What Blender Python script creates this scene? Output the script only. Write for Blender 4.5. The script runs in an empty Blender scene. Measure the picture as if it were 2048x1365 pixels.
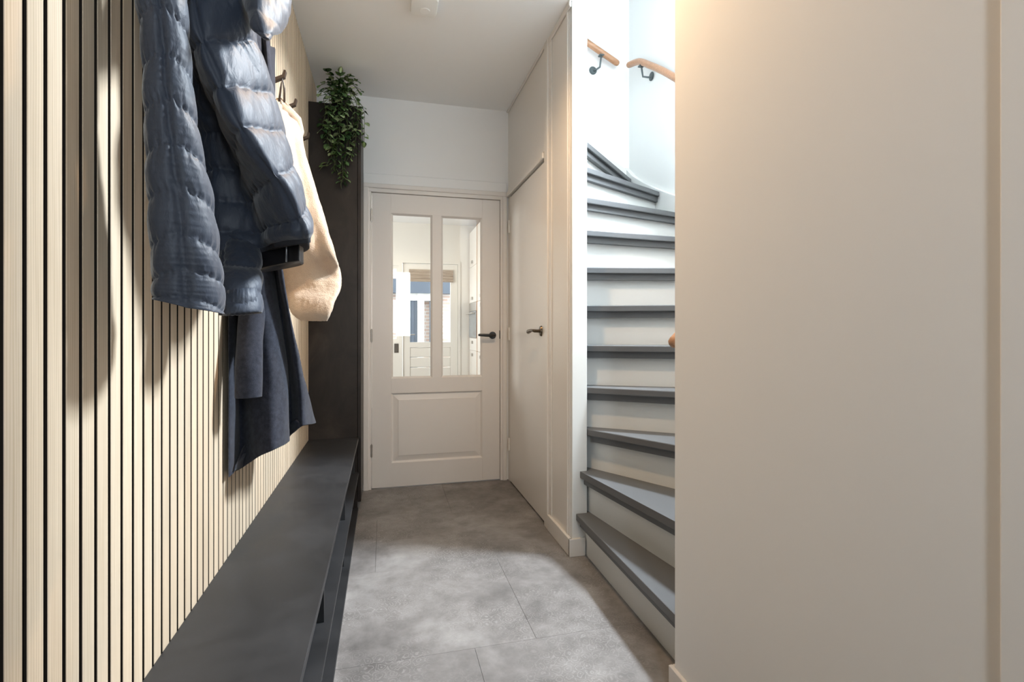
import bpy, bmesh, math, random
from mathutils import Vector, Matrix, noise

SC = bpy.context.scene
COL = SC.collection
random.seed(7)
PI = math.pi

# ------------------------------------------------------------------ camera, world, lights, exposure
cam_d = bpy.data.cameras.new('camera')
cam = bpy.data.objects.new('camera', cam_d)
COL.objects.link(cam)
cam.location = (0.0, 0.0, 1.09)
cam.rotation_euler = (PI / 2, 0, -math.radians(14.2))
cam_d.sensor_width = 36.0
cam_d.lens = 1009.0 / 2048.0 * 36.0
cam_d.shift_y = -22.5 / 2048.0
cam_d.clip_start = 0.02
SC.camera = cam

world = bpy.data.worlds.new('world')
SC.world = world
world.use_nodes = True
world.node_tree.nodes['Background'].inputs[0].default_value = (0.80, 0.90, 1.0, 1)
world.node_tree.nodes['Background'].inputs[1].default_value = 3.2

SC.view_settings.view_transform = 'Standard'
SC.view_settings.look = 'None'
SC.view_settings.exposure = 0.8
SC.view_settings.gamma = 1.0
SC.view_settings.use_curve_mapping = False
SC.cycles.max_bounces = 10
SC.cycles.diffuse_bounces = 5
SC.cycles.transparent_max_bounces = 16
SC.cycles.caustics_reflective = False
SC.cycles.caustics_refractive = False
SC.cycles.sample_clamp_indirect = 6.0


def area(name, loc, direction, sx, sy, power, color, spread=PI):
    d = bpy.data.lights.new(name, 'AREA')
    d.shape = 'RECTANGLE'
    d.size, d.size_y = sx, sy
    d.energy = power
    d.color = color
    d.spread = spread
    o = bpy.data.objects.new(name, d)
    o.location = loc
    o.rotation_euler = Vector(direction).to_track_quat('-Z', 'Y').to_euler()
    COL.objects.link(o)
    return o


# daylight through the stairwell window and front door pane; landing and kitchen lamps are added
area('stair_window_daylight', (2.03, 1.90, 3.16), (-1, 0, -0.6), 0.32, 0.42, 160, (0.82, 0.91, 1.0))
area('landing_added_fill', (0.95, 2.45, 4.85), (0, 0, -1), 1.2, 1.4, 0.6, (0.84, 0.97, 1.0))  # added lamp below the closed landing ceiling, stands in for upstairs daylight
area('front_door_daylight', (0.29, -1.06, 1.50), (0, 1, 0), 0.24, 1.04, 11, (0.84, 0.93, 1.0))
area('kitchen_added_fill', (-1.42, 5.5, 1.5), (1, 0, 0), 1.5, 1.2, 24, (1.0, 0.95, 0.88))  # added lamp out of view, put in to brighten the kitchen


# ------------------------------------------------------------------ materials
MATS = {}


def mat(name, color, rough=0.5, metal=0.0, spec=0.5, fn=None, **kw):
    if name in MATS:
        return MATS[name]
    m = bpy.data.materials.new(name)
    m.use_nodes = True
    nt = m.node_tree
    b = nt.nodes['Principled BSDF']
    b.inputs['Base Color'].default_value = (*color, 1)
    b.inputs['Roughness'].default_value = rough
    b.inputs['Metallic'].default_value = metal
    b.inputs['Specular IOR Level'].default_value = spec
    for k, v in kw.items():
        b.inputs[k].default_value = v
    if fn:
        fn(nt, b)
    MATS[name] = m
    return m


def nd(nt, t, **kw):
    n = nt.nodes.new(t)
    for k, v in kw.items():
        if k in n.inputs.keys():
            n.inputs[k].default_value = v
        else:
            setattr(n, k, v)
    return n


def coords(nt, kind='Object', scale=(1, 1, 1)):
    tc = nd(nt, 'ShaderNodeTexCoord')
    mp = nd(nt, 'ShaderNodeMapping')
    mp.inputs['Scale'].default_value = scale
    nt.links.new(tc.outputs[kind], mp.inputs['Vector'])
    return mp.outputs[0]


def wpos(nt, scale=(1, 1, 1)):
    g = nd(nt, 'ShaderNodeNewGeometry')
    mp = nd(nt, 'ShaderNodeMapping')
    mp.inputs['Scale'].default_value = scale
    nt.links.new(g.outputs['Position'], mp.inputs['Vector'])
    return mp.outputs[0]


def ramp(nt, fac, stops):
    r = nd(nt, 'ShaderNodeValToRGB')
    e = r.color_ramp.elements
    while len(e) < len(stops):
        e.new(0.5)
    for i, (p, c) in enumerate(stops):
        e[i].position = p
        e[i].color = (*c, 1)
    nt.links.new(fac, r.inputs[0])
    return r.outputs[0]


def bump(nt, b, height, strength=0.2, dist=0.01):
    n = nd(nt, 'ShaderNodeBump')
    n.inputs['Strength'].default_value = strength
    n.inputs['Distance'].default_value = dist
    nt.links.new(height, n.inputs['Height'])
    nt.links.new(n.outputs[0], b.inputs['Normal'])


def noise_tex(nt, vec, scale, detail=4, rough=0.55, dist=0.0):
    n = nd(nt, 'ShaderNodeTexNoise')
    n.inputs['Scale'].default_value = scale
    n.inputs['Detail'].default_value = detail
    n.inputs['Roughness'].default_value = rough
    n.inputs['Distortion'].default_value = dist
    nt.links.new(vec, n.inputs['Vector'])
    return n.outputs['Fac']


def mixc(nt, fac, a, b, mode='MIX'):
    m = nd(nt, 'ShaderNodeMix', data_type='RGBA', blend_type=mode)
    for s, v in ((0, fac), (6, a), (7, b)):
        if hasattr(v, 'is_linked') or isinstance(v, bpy.types.NodeSocket):
            nt.links.new(v, m.inputs[s])
        else:
            m.inputs[s].default_value = v if s == 0 else (*v, 1)
    return m.outputs[2]


def f_wood_slat(nt, b):
    oi = nd(nt, 'ShaderNodeObjectInfo')
    tc = nd(nt, 'ShaderNodeTexCoord')
    off = nd(nt, 'ShaderNodeVectorMath', operation='MULTIPLY_ADD')
    nt.links.new(oi.outputs['Random'], off.inputs[1])
    off.inputs[0].default_value = (3, 7, 11)
    nt.links.new(tc.outputs['Object'], off.inputs[2])
    mp = nd(nt, 'ShaderNodeMapping')
    mp.inputs['Scale'].default_value = (30, 40, 2.2)
    nt.links.new(off.outputs[0], mp.inputs['Vector'])
    n1 = noise_tex(nt, mp.outputs[0], 1.0, 3, 0.5, 1.2)
    mp2 = nd(nt, 'ShaderNodeMapping')
    mp2.inputs['Scale'].default_value = (80, 260, 5)
    nt.links.new(off.outputs[0], mp2.inputs['Vector'])
    n2 = noise_tex(nt, mp2.outputs[0], 1.0, 3, 0.6)
    w = nd(nt, 'ShaderNodeTexWave', wave_type='BANDS')
    w.bands_direction = 'Y'
    w.inputs['Scale'].default_value = 1.6
    w.inputs['Distortion'].default_value = 5.0
    w.inputs['Detail'].default_value = 1.0
    w.inputs['Detail Scale'].default_value = 0.8
    nt.links.new(mp.outputs[0], w.inputs['Vector'])
    c = ramp(nt, n1, [(0.25, (0.53, 0.40, 0.265)), (0.75, (0.68, 0.54, 0.39))])
    c = mixc(nt, 0.40, c, ramp(nt, w.outputs[1], [(0.0, (0.50, 0.39, 0.27)), (0.6, (0.73, 0.62, 0.49))]))
    c = mixc(nt, 0.22, c, ramp(nt, n2, [(0.35, (0.47, 0.37, 0.26)), (0.65, (0.74, 0.63, 0.50))]))
    hs = nd(nt, 'ShaderNodeHueSaturation')
    mr = nd(nt, 'ShaderNodeMapRange')
    mr.inputs[3].default_value = 0.92
    mr.inputs[4].default_value = 1.08
    nt.links.new(oi.outputs['Random'], mr.inputs[0])
    nt.links.new(mr.outputs[0], hs.inputs['Value'])
    nt.links.new(c, hs.inputs['Color'])
    nt.links.new(hs.outputs[0], b.inputs['Base Color'])
    bump(nt, b, n2, 0.12, 0.002)


def f_floor(nt, b):
    v = wpos(nt)
    big = noise_tex(nt, v, 3.2, 5, 0.6, 0.4)
    med = noise_tex(nt, v, 14, 5, 0.65)
    vor = nd(nt, 'ShaderNodeTexVoronoi', feature='F1')
    vor.inputs['Scale'].default_value = 26.0
    vor.inputs['Randomness'].default_value = 0.35
    warp = nd(nt, 'ShaderNodeTexNoise')
    warp.inputs['Scale'].default_value = 34.0
    nt.links.new(v, warp.inputs['Vector'])
    ma = nd(nt, 'ShaderNodeVectorMath', operation='MULTIPLY_ADD')
    ma.inputs[1].default_value = (0.034, 0.034, 0.0)
    nt.links.new(warp.outputs['Color'], ma.inputs[0])
    nt.links.new(v, ma.inputs[2])
    nt.links.new(ma.outputs[0], vor.inputs['Vector'])
    rings = nd(nt, 'ShaderNodeMath', operation='MULTIPLY')
    rings.inputs[1].default_value = 26.0
    nt.links.new(vor.outputs['Distance'], rings.inputs[0])
    sn = nd(nt, 'ShaderNodeMath', operation='SINE')
    nt.links.new(rings.outputs[0], sn.inputs[0])
    pat = ramp(nt, sn.outputs[0], [(0.62, (0, 0, 0)), (0.95, (1, 1, 1))])
    msk = ramp(nt, noise_tex(nt, v, 2.3, 3, 0.6), [(0.42, (0, 0, 0)), (0.68, (1, 1, 1))])
    pm = mixc(nt, 1.0, pat, msk, 'MULTIPLY')
    c = ramp(nt, big, [(0.30, (0.10, 0.093, 0.090)), (0.50, (0.185, 0.172, 0.166)), (0.70, (0.34, 0.325, 0.315))])
    c = mixc(nt, 0.35, c, ramp(nt, med, [(0.3, (0.11, 0.102, 0.098)), (0.7, (0.31, 0.295, 0.285))]))
    hv = nd(nt, 'ShaderNodeMath', operation='MULTIPLY')
    hv.inputs[1].default_value = 0.30
    nt.links.new(pm, hv.inputs[0])
    c = mixc(nt, hv.outputs[0], c, (0.58, 0.56, 0.54))
    oi = nd(nt, 'ShaderNodeObjectInfo')
    hs = nd(nt, 'ShaderNodeHueSaturation')
    mr = nd(nt, 'ShaderNodeMapRange')
    mr.inputs[3].default_value = 0.96
    mr.inputs[4].default_value = 1.04
    nt.links.new(oi.outputs['Random'], mr.inputs[0])
    nt.links.new(mr.outputs[0], hs.inputs['Value'])
    nt.links.new(c, hs.inputs['Color'])
    nt.links.new(hs.outputs[0], b.inputs['Base Color'])
    bump(nt, b, med, 0.06, 0.004)


def f_black_board(nt, b):
    v = wpos(nt, (1, 1, 1))
    n1 = noise_tex(nt, v, 5, 5, 0.6, 0.6)
    n2 = noise_tex(nt, v, 140, 2, 0.6)
    c = ramp(nt, n1, [(0.3, (0.014, 0.015, 0.017)), (0.7, (0.027, 0.028, 0.031))])
    sp = ramp(nt, n2, [(0.78, (0, 0, 0)), (0.84, (1, 1, 1))])
    sm = nd(nt, 'ShaderNodeMath', operation='MULTIPLY')
    sm.inputs[1].default_value = 0.10
    nt.links.new(sp, sm.inputs[0])
    c = mixc(nt, sm.outputs[0], c, (0.3, 0.3, 0.3))
    nt.links.new(c, b.inputs['Base Color'])
    r = nd(nt, 'ShaderNodeMapRange')
    r.inputs[3].default_value = 0.34
    r.inputs[4].default_value = 0.58
    nt.links.new(n1, r.inputs[0])
    nt.links.new(r.outputs[0], b.inputs['Roughness'])


def f_black_tall(nt, b):
    v = wpos(nt, (1.6, 1.6, 1))
    n1 = noise_tex(nt, v, 3.2, 6, 0.65, 1.0)
    c = ramp(nt, n1, [(0.32, (0.011, 0.0088, 0.0078)), (0.55, (0.022, 0.0175, 0.015)), (0.75, (0.045, 0.037, 0.032))])
    nt.links.new(c, b.inputs['Base Color'])


def f_wall(nt, b):
    v = wpos(nt)
    bump(nt, b, noise_tex(nt, v, 160, 2, 0.5), 0.03, 0.002)


def f_fleece(nt, b):
    v = wpos(nt)
    n = noise_tex(nt, v, 220, 3, 0.7)
    n2 = noise_tex(nt, v, 12, 3, 0.6)
    nt.links.new(ramp(nt, n2, [(0.3, (0.45, 0.33, 0.24)), (0.7, (0.54, 0.42, 0.31))]), b.inputs['Base Color'])
    bump(nt, b, n, 0.6, 0.006)


def f_wool(nt, b):
    v = wpos(nt)
    n = noise_tex(nt, v, 420, 3, 0.7)
    n2 = noise_tex(nt, v, 70, 4, 0.7)
    nt.links.new(ramp(nt, n2, [(0.3, (0.014, 0.016, 0.024)), (0.7, (0.034, 0.038, 0.054))]), b.inputs['Base Color'])
    bump(nt, b, n, 0.35, 0.003)


def f_nylon(nt, b):
    v = wpos(nt)
    n = noise_tex(nt, wpos(nt, (1, 1, 0.45)), 75, 3, 0.55, 0.6)
    n2 = noise_tex(nt, v, 22, 2, 0.5, 0.8)
    a = nd(nt, 'ShaderNodeMath', operation='ADD')
    nt.links.new(n, a.inputs[0])
    nt.links.new(n2, a.inputs[1])
    bump(nt, b, a.outputs[0], 0.26, 0.006)


def f_leaf(nt, b):
    oi = nd(nt, 'ShaderNodeObjectInfo')
    c = ramp(nt, oi.outputs['Random'], [(0.0, (0.07, 0.17, 0.06)), (0.45, (0.21, 0.37, 0.13)), (1.0, (0.56, 0.66, 0.36))])
    nt.links.new(c, b.inputs['Base Color'])


def f_rail(nt, b):
    v = coords(nt, 'Object', (3, 60, 60))
    n = noise_tex(nt, v, 1.5, 3, 0.5, 0.5)
    nt.links.new(ramp(nt, n, [(0.3, (0.30, 0.145, 0.072)), (0.7, (0.42, 0.225, 0.125))]), b.inputs['Base Color'])


def f_blind(nt, b):
    v = wpos(nt, (3, 3, 60))
    n = noise_tex(nt, v, 3, 2, 0.5)
    nt.links.new(ramp(nt, n, [(0.3, (0.34, 0.27, 0.21)), (0.7, (0.50, 0.42, 0.34))]), b.inputs['Base Color'])


def f_brick(nt, b):
    tc = wpos(nt)
    sep = nd(nt, 'ShaderNodeSeparateXYZ')
    nt.links.new(tc, sep.inputs[0])
    cmb = nd(nt, 'ShaderNodeCombineXYZ')
    nt.links.new(sep.outputs[0], cmb.inputs[0])
    nt.links.new(sep.outputs[2], cmb.inputs[1])
    br = nd(nt, 'ShaderNodeTexBrick')
    br.inputs['Color1'].default_value = (0.72, 0.55, 0.46, 1)
    br.inputs['Color2'].default_value = (0.60, 0.42, 0.34, 1)
    br.inputs['Mortar'].default_value = (0.8, 0.78, 0.75, 1)
    br.inputs['Scale'].default_value = 1.0
    br.inputs['Brick Width'].default_value = 0.21
    br.inputs['Row Height'].default_value = 0.062
    br.inputs['Mortar Size'].default_value = 0.008
    nt.links.new(cmb.outputs[0], br.inputs['Vector'])
    nt.links.new(br.outputs[0], b.inputs['Base Color'])


M_wall = mat('wall_paint', (0.82, 0.82, 0.815), 0.75, spec=0.2, fn=f_wall)
M_ceil = mat('ceiling_paint', (0.85, 0.85, 0.845), 0.85, spec=0.1, fn=f_wall)
M_gloss = mat('white_gloss_paint', (0.74, 0.71, 0.67), 0.24, spec=0.5)
M_door = mat('door_satin_paint', (0.73, 0.695, 0.66), 0.34, spec=0.45)
M_stairwhite = mat('stair_white_paint', (0.72, 0.73, 0.715), 0.5, spec=0.3)
M_tread = mat('grey_tread_paint', (0.118, 0.122, 0.127), 0.42, spec=0.4)
M_floor = mat('printed_vinyl_tile', (0.2, 0.2, 0.2), 0.52, spec=0.35, fn=f_floor)
M_seam = mat('tile_joint', (0.14, 0.13, 0.125), 0.8)
M_slat = mat('oak_slat', (0.6, 0.45, 0.3), 0.55, spec=0.25, fn=f_wood_slat)
M_felt = mat('black_felt', (0.012, 0.010, 0.009), 0.95, spec=0.05)
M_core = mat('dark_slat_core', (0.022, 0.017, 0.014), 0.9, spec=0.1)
M_black = mat('black_board', (0.03, 0.03, 0.03), 0.45, spec=0.45, fn=f_black_board)
M_tall = mat('dark_stained_board', (0.03, 0.026, 0.024), 0.42, spec=0.3, fn=f_black_tall)
M_metalblack = mat('matt_black_metal', (0.014, 0.014, 0.015), 0.38, spec=0.5)
M_bronze = mat('bronze_metal', (0.10, 0.075, 0.05), 0.3, metal=0.85)
M_steel = mat('brushed_steel', (0.50, 0.47, 0.43), 0.35, metal=0.9)
M_iron = mat('painted_iron', (0.085, 0.105, 0.11), 0.4, metal=0.3)
M_hook = mat('brown_metal_hook', (0.045, 0.028, 0.020), 0.5)
M_nylon = mat('navy_nylon', (0.029, 0.039, 0.062), 0.57, spec=0.45, fn=f_nylon, **{'Sheen Weight': 0.25, 'Sheen Roughness': 0.4})
M_binding = mat('dark_elastic', (0.02, 0.022, 0.03), 0.8)
M_lining = mat('black_satin', (0.006, 0.006, 0.008), 0.48, spec=0.5)
M_zip = mat('zip_metal', (0.35, 0.38, 0.42), 0.35, metal=0.8)
M_fleece = mat('cream_fleece', (0.7, 0.55, 0.4), 0.95, spec=0.1, fn=f_fleece, **{'Sheen Weight': 0.2, 'Sheen Roughness': 0.6})
M_wool = mat('navy_wool', (0.02, 0.02, 0.03), 0.9, spec=0.12, fn=f_wool, **{'Sheen Weight': 0.12, 'Sheen Roughness': 0.5})
M_leaf = mat('leaf_green', (0.05, 0.12, 0.04), 0.42, spec=0.45, fn=f_leaf)
M_stem = mat('stem_green', (0.10, 0.14, 0.05), 0.6)
M_pot = mat('black_pot', (0.02, 0.02, 0.02), 0.6)
M_rail = mat('varnished_rail_wood', (0.5, 0.25, 0.1), 0.32, spec=0.5, fn=f_rail)
M_plastic = mat('white_plastic', (0.82, 0.82, 0.80), 0.35, spec=0.4)
M_blind = mat('beige_linen', (0.45, 0.35, 0.25), 0.9, fn=f_blind)
M_brick = mat('pale_brick', (0.7, 0.5, 0.4), 0.9, fn=f_brick)
M_shed = mat('slate_blue_boards', (0.085, 0.10, 0.125), 0.6)
M_kitchen = mat('kitchen_cream_front', (0.80, 0.75, 0.69), 0.3, spec=0.5)
M_kitchenwall = mat('kitchen_wall_paint', (0.82, 0.79, 0.73), 0.7, spec=0.2)
M_orangewood = mat('warm_wood_edge', (0.55, 0.27, 0.10), 0.5)
M_ovenglass = mat('oven_glass', (0.25, 0.27, 0.28), 0.08, spec=0.6)
M_switch = mat('dark_switch_plate', (0.10, 0.085, 0.07), 0.4)
M_paving = mat('garden_paving', (0.45, 0.44, 0.42), 0.85)


def glass_mat(name, tint=(1, 1, 1), refl=0.09):
    m = bpy.data.materials.new(name)
    m.use_nodes = True
    nt = m.node_tree
    nt.nodes.remove(nt.nodes['Principled BSDF'])
    out = nt.nodes['Material Output']
    t = nd(nt, 'ShaderNodeBsdfTransparent')
    t.inputs[0].default_value = (*tint, 1)
    g = nd(nt, 'ShaderNodeBsdfGlossy')
    g.inputs['Roughness'].default_value = 0.0
    fr = nd(nt, 'ShaderNodeLayerWeight')
    pw = nd(nt, 'ShaderNodeMath', operation='POWER')
    pw.inputs[1].default_value = 5.0
    nt.links.new(fr.outputs['Facing'], pw.inputs[0])
    mul = nd(nt, 'ShaderNodeMath', operation='MULTIPLY_ADD')
    mul.inputs[1].default_value = 0.45
    mul.inputs[2].default_value = refl
    mul.use_clamp = True
    nt.links.new(pw.outputs[0], mul.inputs[0])
    mx = nd(nt, 'ShaderNodeMixShader')
    nt.links.new(mul.outputs[0], mx.inputs[0])
    nt.links.new(t.outputs[0], mx.inputs[1])
    nt.links.new(g.outputs[0], mx.inputs[2])
    nt.links.new(mx.outputs[0], out.inputs['Surface'])
    return m


M_glass = glass_mat('clear_glass', (0.98, 0.985, 0.98), 0.022)


def emit_mat(name, color, strength):
    m = bpy.data.materials.new(name)
    m.use_nodes = True
    b = m.node_tree.nodes['Principled BSDF']
    b.inputs['Base Color'].default_value = (*color, 1)
    b.inputs['Emission Color'].default_value = (*color, 1)
    b.inputs['Emission Strength'].default_value = strength
    return m


M_bulb = emit_mat('lit_lamp_lens', (1.0, 0.80, 0.55), 12.0)


# ------------------------------------------------------------------ helpers
class MB:
    """collects shapes into one mesh"""

    def __init__(self):
        self.bm = bmesh.new()

    def box(self, x0, x1, y0, y1, z0, z1, bevel=0.0, seg=1):
        b = bmesh.new()
        bmesh.ops.create_cube(b, size=1.0)
        for v in b.verts:
            v.co = Vector(((x0 + x1) / 2 + v.co.x * (x1 - x0), (y0 + y1) / 2 + v.co.y * (y1 - y0), (z0 + z1) / 2 + v.co.z * (z1 - z0)))
        if bevel > 0:
            bmesh.ops.bevel(b, geom=list(b.edges), offset=bevel, segments=seg, affect='EDGES')
        self._join(b)
        return self

    def _join(self, b):
        me = bpy.data.meshes.new('t')
        b.to_mesh(me)
        b.free()
        self.bm.from_mesh(me)
        bpy.data.meshes.remove(me)

    def prism(self, poly, z0, z1):
        """poly: list of (x, y), extruded in z"""
        b = bmesh.new()
        lo = [b.verts.new((x, y, z0)) for x, y in poly]
        hi = [b.verts.new((x, y, z1)) for x, y in poly]
        n = len(poly)
        b.faces.new(lo[::-1])
        b.faces.new(hi)
        for i in range(n):
            b.faces.new((lo[i], lo[(i + 1) % n], hi[(i + 1) % n], hi[i]))
        bmesh.ops.recalc_face_normals(b, faces=list(b.faces))
        self._join(b)
        return self

    def prism_axis(self, poly, axis, a0, a1):
        """poly of 2-D points in the plane normal to axis ('x': (y,z); 'y': (x,z))"""
        b = bmesh.new()

        def p(q, a):
            return (a, q[0], q[1]) if axis == 'x' else (q[0], a, q[1])
        lo = [b.verts.new(p(q, a0)) for q in poly]
        hi = [b.verts.new(p(q, a1)) for q in poly]
        n = len(poly)
        b.faces.new(lo)
        b.faces.new(hi[::-1])
        for i in range(n):
            b.faces.new((lo[i], hi[i], hi[(i + 1) % n], lo[(i + 1) % n]))
        bmesh.ops.recalc_face_normals(b, faces=list(b.faces))
        self._join(b)
        return self

    def tube(self, pts, r, n=12, cap=True):
        pts = [Vector(p) for p in pts]
        rs = r if isinstance(r, (list, tuple)) else [r] * len(pts)
        b = bmesh.new()
        rings = []
        up = None
        for i, p in enumerate(pts):
            t = (pts[min(i + 1, len(pts) - 1)] - pts[max(i - 1, 0)]).normalized()
            if up is None:
                up = Vector((0, 0, 1)) if abs(t.z) < 0.9 else Vector((1, 0, 0))
            s = t.cross(up).normalized()
            up = s.cross(t).normalized()
            rings.append([b.verts.new(p + (s * math.cos(2 * PI * k / n) + up * math.sin(2 * PI * k / n)) * rs[i]) for k in range(n)])
        for i in range(len(rings) - 1):
            for k in range(n):
                b.faces.new((rings[i][k], rings[i][(k + 1) % n], rings[i + 1][(k + 1) % n], rings[i + 1][k]))
        if cap:
            b.faces.new(rings[0][::-1])
            b.faces.new(rings[-1])
        bmesh.ops.recalc_face_normals(b, faces=list(b.faces))
        self._join(b)
        return self

    def disc(self, c, axis, r, t, n=28, bevel=0.0):
        """a short cylinder centred on c, its axis along a vector"""
        b = bmesh.new()
        bmesh.ops.create_cone(b, cap_ends=True, segments=n, radius1=r, radius2=r, depth=t)
        if bevel:
            es = [e for e in b.edges if abs(e.verts[0].co.z - e.verts[1].co.z) < 1e-6]
            bmesh.ops.bevel(b, geom=es, offset=bevel, segments=2, affect='EDGES')
        q = Vector(axis).to_track_quat('Z', 'Y')
        for v in b.verts:
            v.co = q @ v.co + Vector(c)
        self._join(b)
        return self

    def grid(self, P, closed=True, cap0=False, cap1=False):
        """P: rows of points"""
        b = bmesh.new()
        V = [[b.verts.new(p) for p in row] for row in P]
        n = len(V[0])
        for i in range(len(V) - 1):
            for k in range(n if closed else n - 1):
                b.faces.new((V[i][k], V[i][(k + 1) % n], V[i + 1][(k + 1) % n], V[i + 1][k]))
        if cap0:
            b.faces.new(V[0])
        if cap1:
            b.faces.new(V[-1])
        bmesh.ops.recalc_face_normals(b, faces=list(b.faces))
        self._join(b)
        return self

    def build(self, name, material, parent=None, smooth=False, **props):
        me = bpy.data.meshes.new(name)
        self.bm.to_mesh(me)
        self.bm.free()
        me.materials.append(material)
        if smooth:
            for p in me.polygons:
                p.use_smooth = True
            if smooth == 'auto':
                me.set_sharp_from_angle(angle=math.radians(40))
        o = bpy.data.objects.new(name, me)
        COL.objects.link(o)
        if parent is not None:
            o.parent = parent
            o.matrix_parent_inverse = Matrix.Translation(-parent.location)
        for k, v in props.items():
            o[k] = v
        return o


def thing(name, label, cat, loc=(0, 0, 0), group=None, kind=None):
    o = bpy.data.objects.new(name, None)
    o.empty_display_size = 0.05
    o.location = loc
    COL.objects.link(o)
    o['label'] = label
    o['category'] = cat
    if group:
        o['group'] = group
    if kind:
        o['kind'] = kind
    return o


def struct(name, mb, m, label, cat, smooth=False):
    return mb.build(name, m, None, smooth, kind='structure', label=label, category=cat)


def box(*a, **k):
    return MB().box(*a, **k)


# ------------------------------------------------------------------ measurements of the place
XL, XR, YF, ZC = -0.435, 0.875, 3.57, 2.68     # slat face, closet wall, far wall, ceiling
XN, YN = 0.85, 1.357                            # near wall on the right and where it ends
RISE = 0.2025
WX, WY0, WY1 = 1.84, YN, YF                     # stairwell outer limits

# ------------------------------------------------------------------ room shell
floor = struct('floor', box(-1.6, 2.0, -1.2, 7.4, -0.12, -0.006), M_seam, 'grey printed vinyl tile floor of the hallway', 'floor')
tile_mesh = {}
random.seed(3)
rows = [(-1.495 + 0.64 * i, j) for i, j in zip(range(0, 8), (0.1, 0.5, -0.2, 0.66, 0.30, 0.52, -0.04, 0.39))]
TW = 0.915
for y0, jx in rows:
    y1 = min(y0 + 0.64, YF)
    y0 = max(y0, -1.2)
    x = jx - 2 * TW
    while x < 0.97:
        xa, xb = max(x, XL - 0.02), min(x + TW, 0.985)
        if xb - xa > 0.03:
            key = (round(xb - xa, 3), round(y1 - y0, 3))
            if key not in tile_mesh:
                g = 0.0004
                o = box(-(xb - xa) / 2 + g, (xb - xa) / 2 - g, -(y1 - y0) / 2 + g, (y1 - y0) / 2 - g, -0.006, 0.0, bevel=0.0005).build('tile', M_floor, floor)
                tile_mesh[key] = o.data
            else:
                o = bpy.data.objects.new('tile', tile_mesh[key])
                COL.objects.link(o)
                o.parent = floor
            o.location = ((xa + xb) / 2, (y0 + y1) / 2, 0)
        x += TW

mb = box(-0.47, 0.88, -1.2, 3.66, ZC, ZC + 0.15)
struct('ceiling', mb, M_ceil, 'white plastered hallway ceiling', 'ceiling')

# slatted wall on the left
wl = struct('wall_left', box(-0.53, -0.447, -1.2, YF, 0, ZC), M_felt, 'black felt backed wall clad in vertical oak slats', 'wall')
SLW = 0.0312
proto = None
n0 = 4
for i in range(n0, 89):
    yc = 0.04 * i + 0.02
    if yc + SLW / 2 > YF:
        break
    if proto is None:
        proto = box(-0.447, XL, -SLW / 2, SLW / 2, 0.0, ZC - 0.002, bevel=0.0008).build('slat', M_slat, wl)
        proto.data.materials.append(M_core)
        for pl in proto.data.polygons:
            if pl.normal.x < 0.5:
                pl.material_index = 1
        o = proto
    else:
        o = proto.copy()
        COL.objects.link(o)
    o.location = (0, yc, 0)

# far wall with the glazed door opening
DX0, DX1, DZ = -0.083, 0.811, 2.026
mb = MB()
mb.box(-0.53, DX0 - 0.055, YF, YF + 0.10, 0, ZC)
mb.box(DX1 + 0.05, 1.95, YF, YF + 0.10, 0, ZC)
mb.box(DX0 - 0.055, DX1 + 0.05, YF, YF + 0.10, DZ + 0.06, ZC)
mb.box(-0.53, 1.95, YF, YF + 0.10, ZC, 5.0)
struct('wall_far', mb, M_wall, 'white far wall around the glazed kitchen door', 'wall')

# closet wall on the right with its door opening
CY0, CY1, CZ = 2.685, 3.50, 2.035
mb = MB()
mb.box(XR, 0.955, 2.287 + 0.03, CY0 - 0.005, 0, ZC)
mb.box(XR, 0.955, CY0 - 0.005, YF, CZ + 0.012, ZC)
mb.box(XR, 0.955, CY1 + 0.008, YF, 0, CZ + 0.012)
struct('wall_closet', mb, M_gloss, 'glossy white panelled wall holding the flush closet door', 'wall')
struct('wall_newel', box(0.878, 0.955, 2.287, 2.317, 0, ZC, bevel=0.002).box(0.94, 0.955, 2.30, 2.62, 0, 2.43), M_stairwhite,
       'white end face of the closet wall beside the stairs', 'wall')

# near wall on the right, the stair stands behind its end
mb = box(XN, 0.95, -1.2, YN, 0, ZC, bevel=0.002)
struct('wall_right', mb, M_wall, 'smooth white near wall at the right of the photo', 'wall')
mb = box(0.95, 1.95, YN - 0.10, YN - 0.002, 0, 5.0)
struct('wall_stairwell_front', mb, M_stairwhite, 'white stairwell wall hidden behind the near wall', 'wall')
SWY0, SWY1, SWZ0, SWZ1 = 1.60, 2.12, 2.40, 3.55
WT = 0.20
mb = MB()
mb.box(WX, WX + WT, YN - 0.1, SWY0, 0, 5.0).box(WX, WX + WT, SWY1, YF, 0, 5.0)
mb.box(WX, WX + WT, SWY0, SWY1, 0, SWZ0).box(WX, WX + WT, SWY0, SWY1, SWZ1, 5.0)
struct('wall_stairwell_right', mb, M_stairwhite, 'white outer stairwell wall with the bent wooden rail', 'wall')
win = thing('window_1', 'stairwell window letting daylight onto the stairs', 'window', (WX, SWY0, SWZ0), kind='structure')
mb = MB()
for a in ((SWY0, SWY0 + 0.03, SWZ0, SWZ1), (SWY1 - 0.03, SWY1, SWZ0, SWZ1), (SWY0 + 0.03, SWY1 - 0.03, SWZ0, SWZ0 + 0.03), (SWY0 + 0.03, SWY1 - 0.03, SWZ1 - 0.03, SWZ1)):
    mb.box(WX + 0.11, WX + 0.16, *a)
mb.build('window_frame', M_gloss, win)
box(WX + 0.13, WX + 0.136, SWY0 + 0.03, SWY1 - 0.03, SWZ0 + 0.03, SWZ1 - 0.03).build('pane', M_glass, win)
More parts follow.
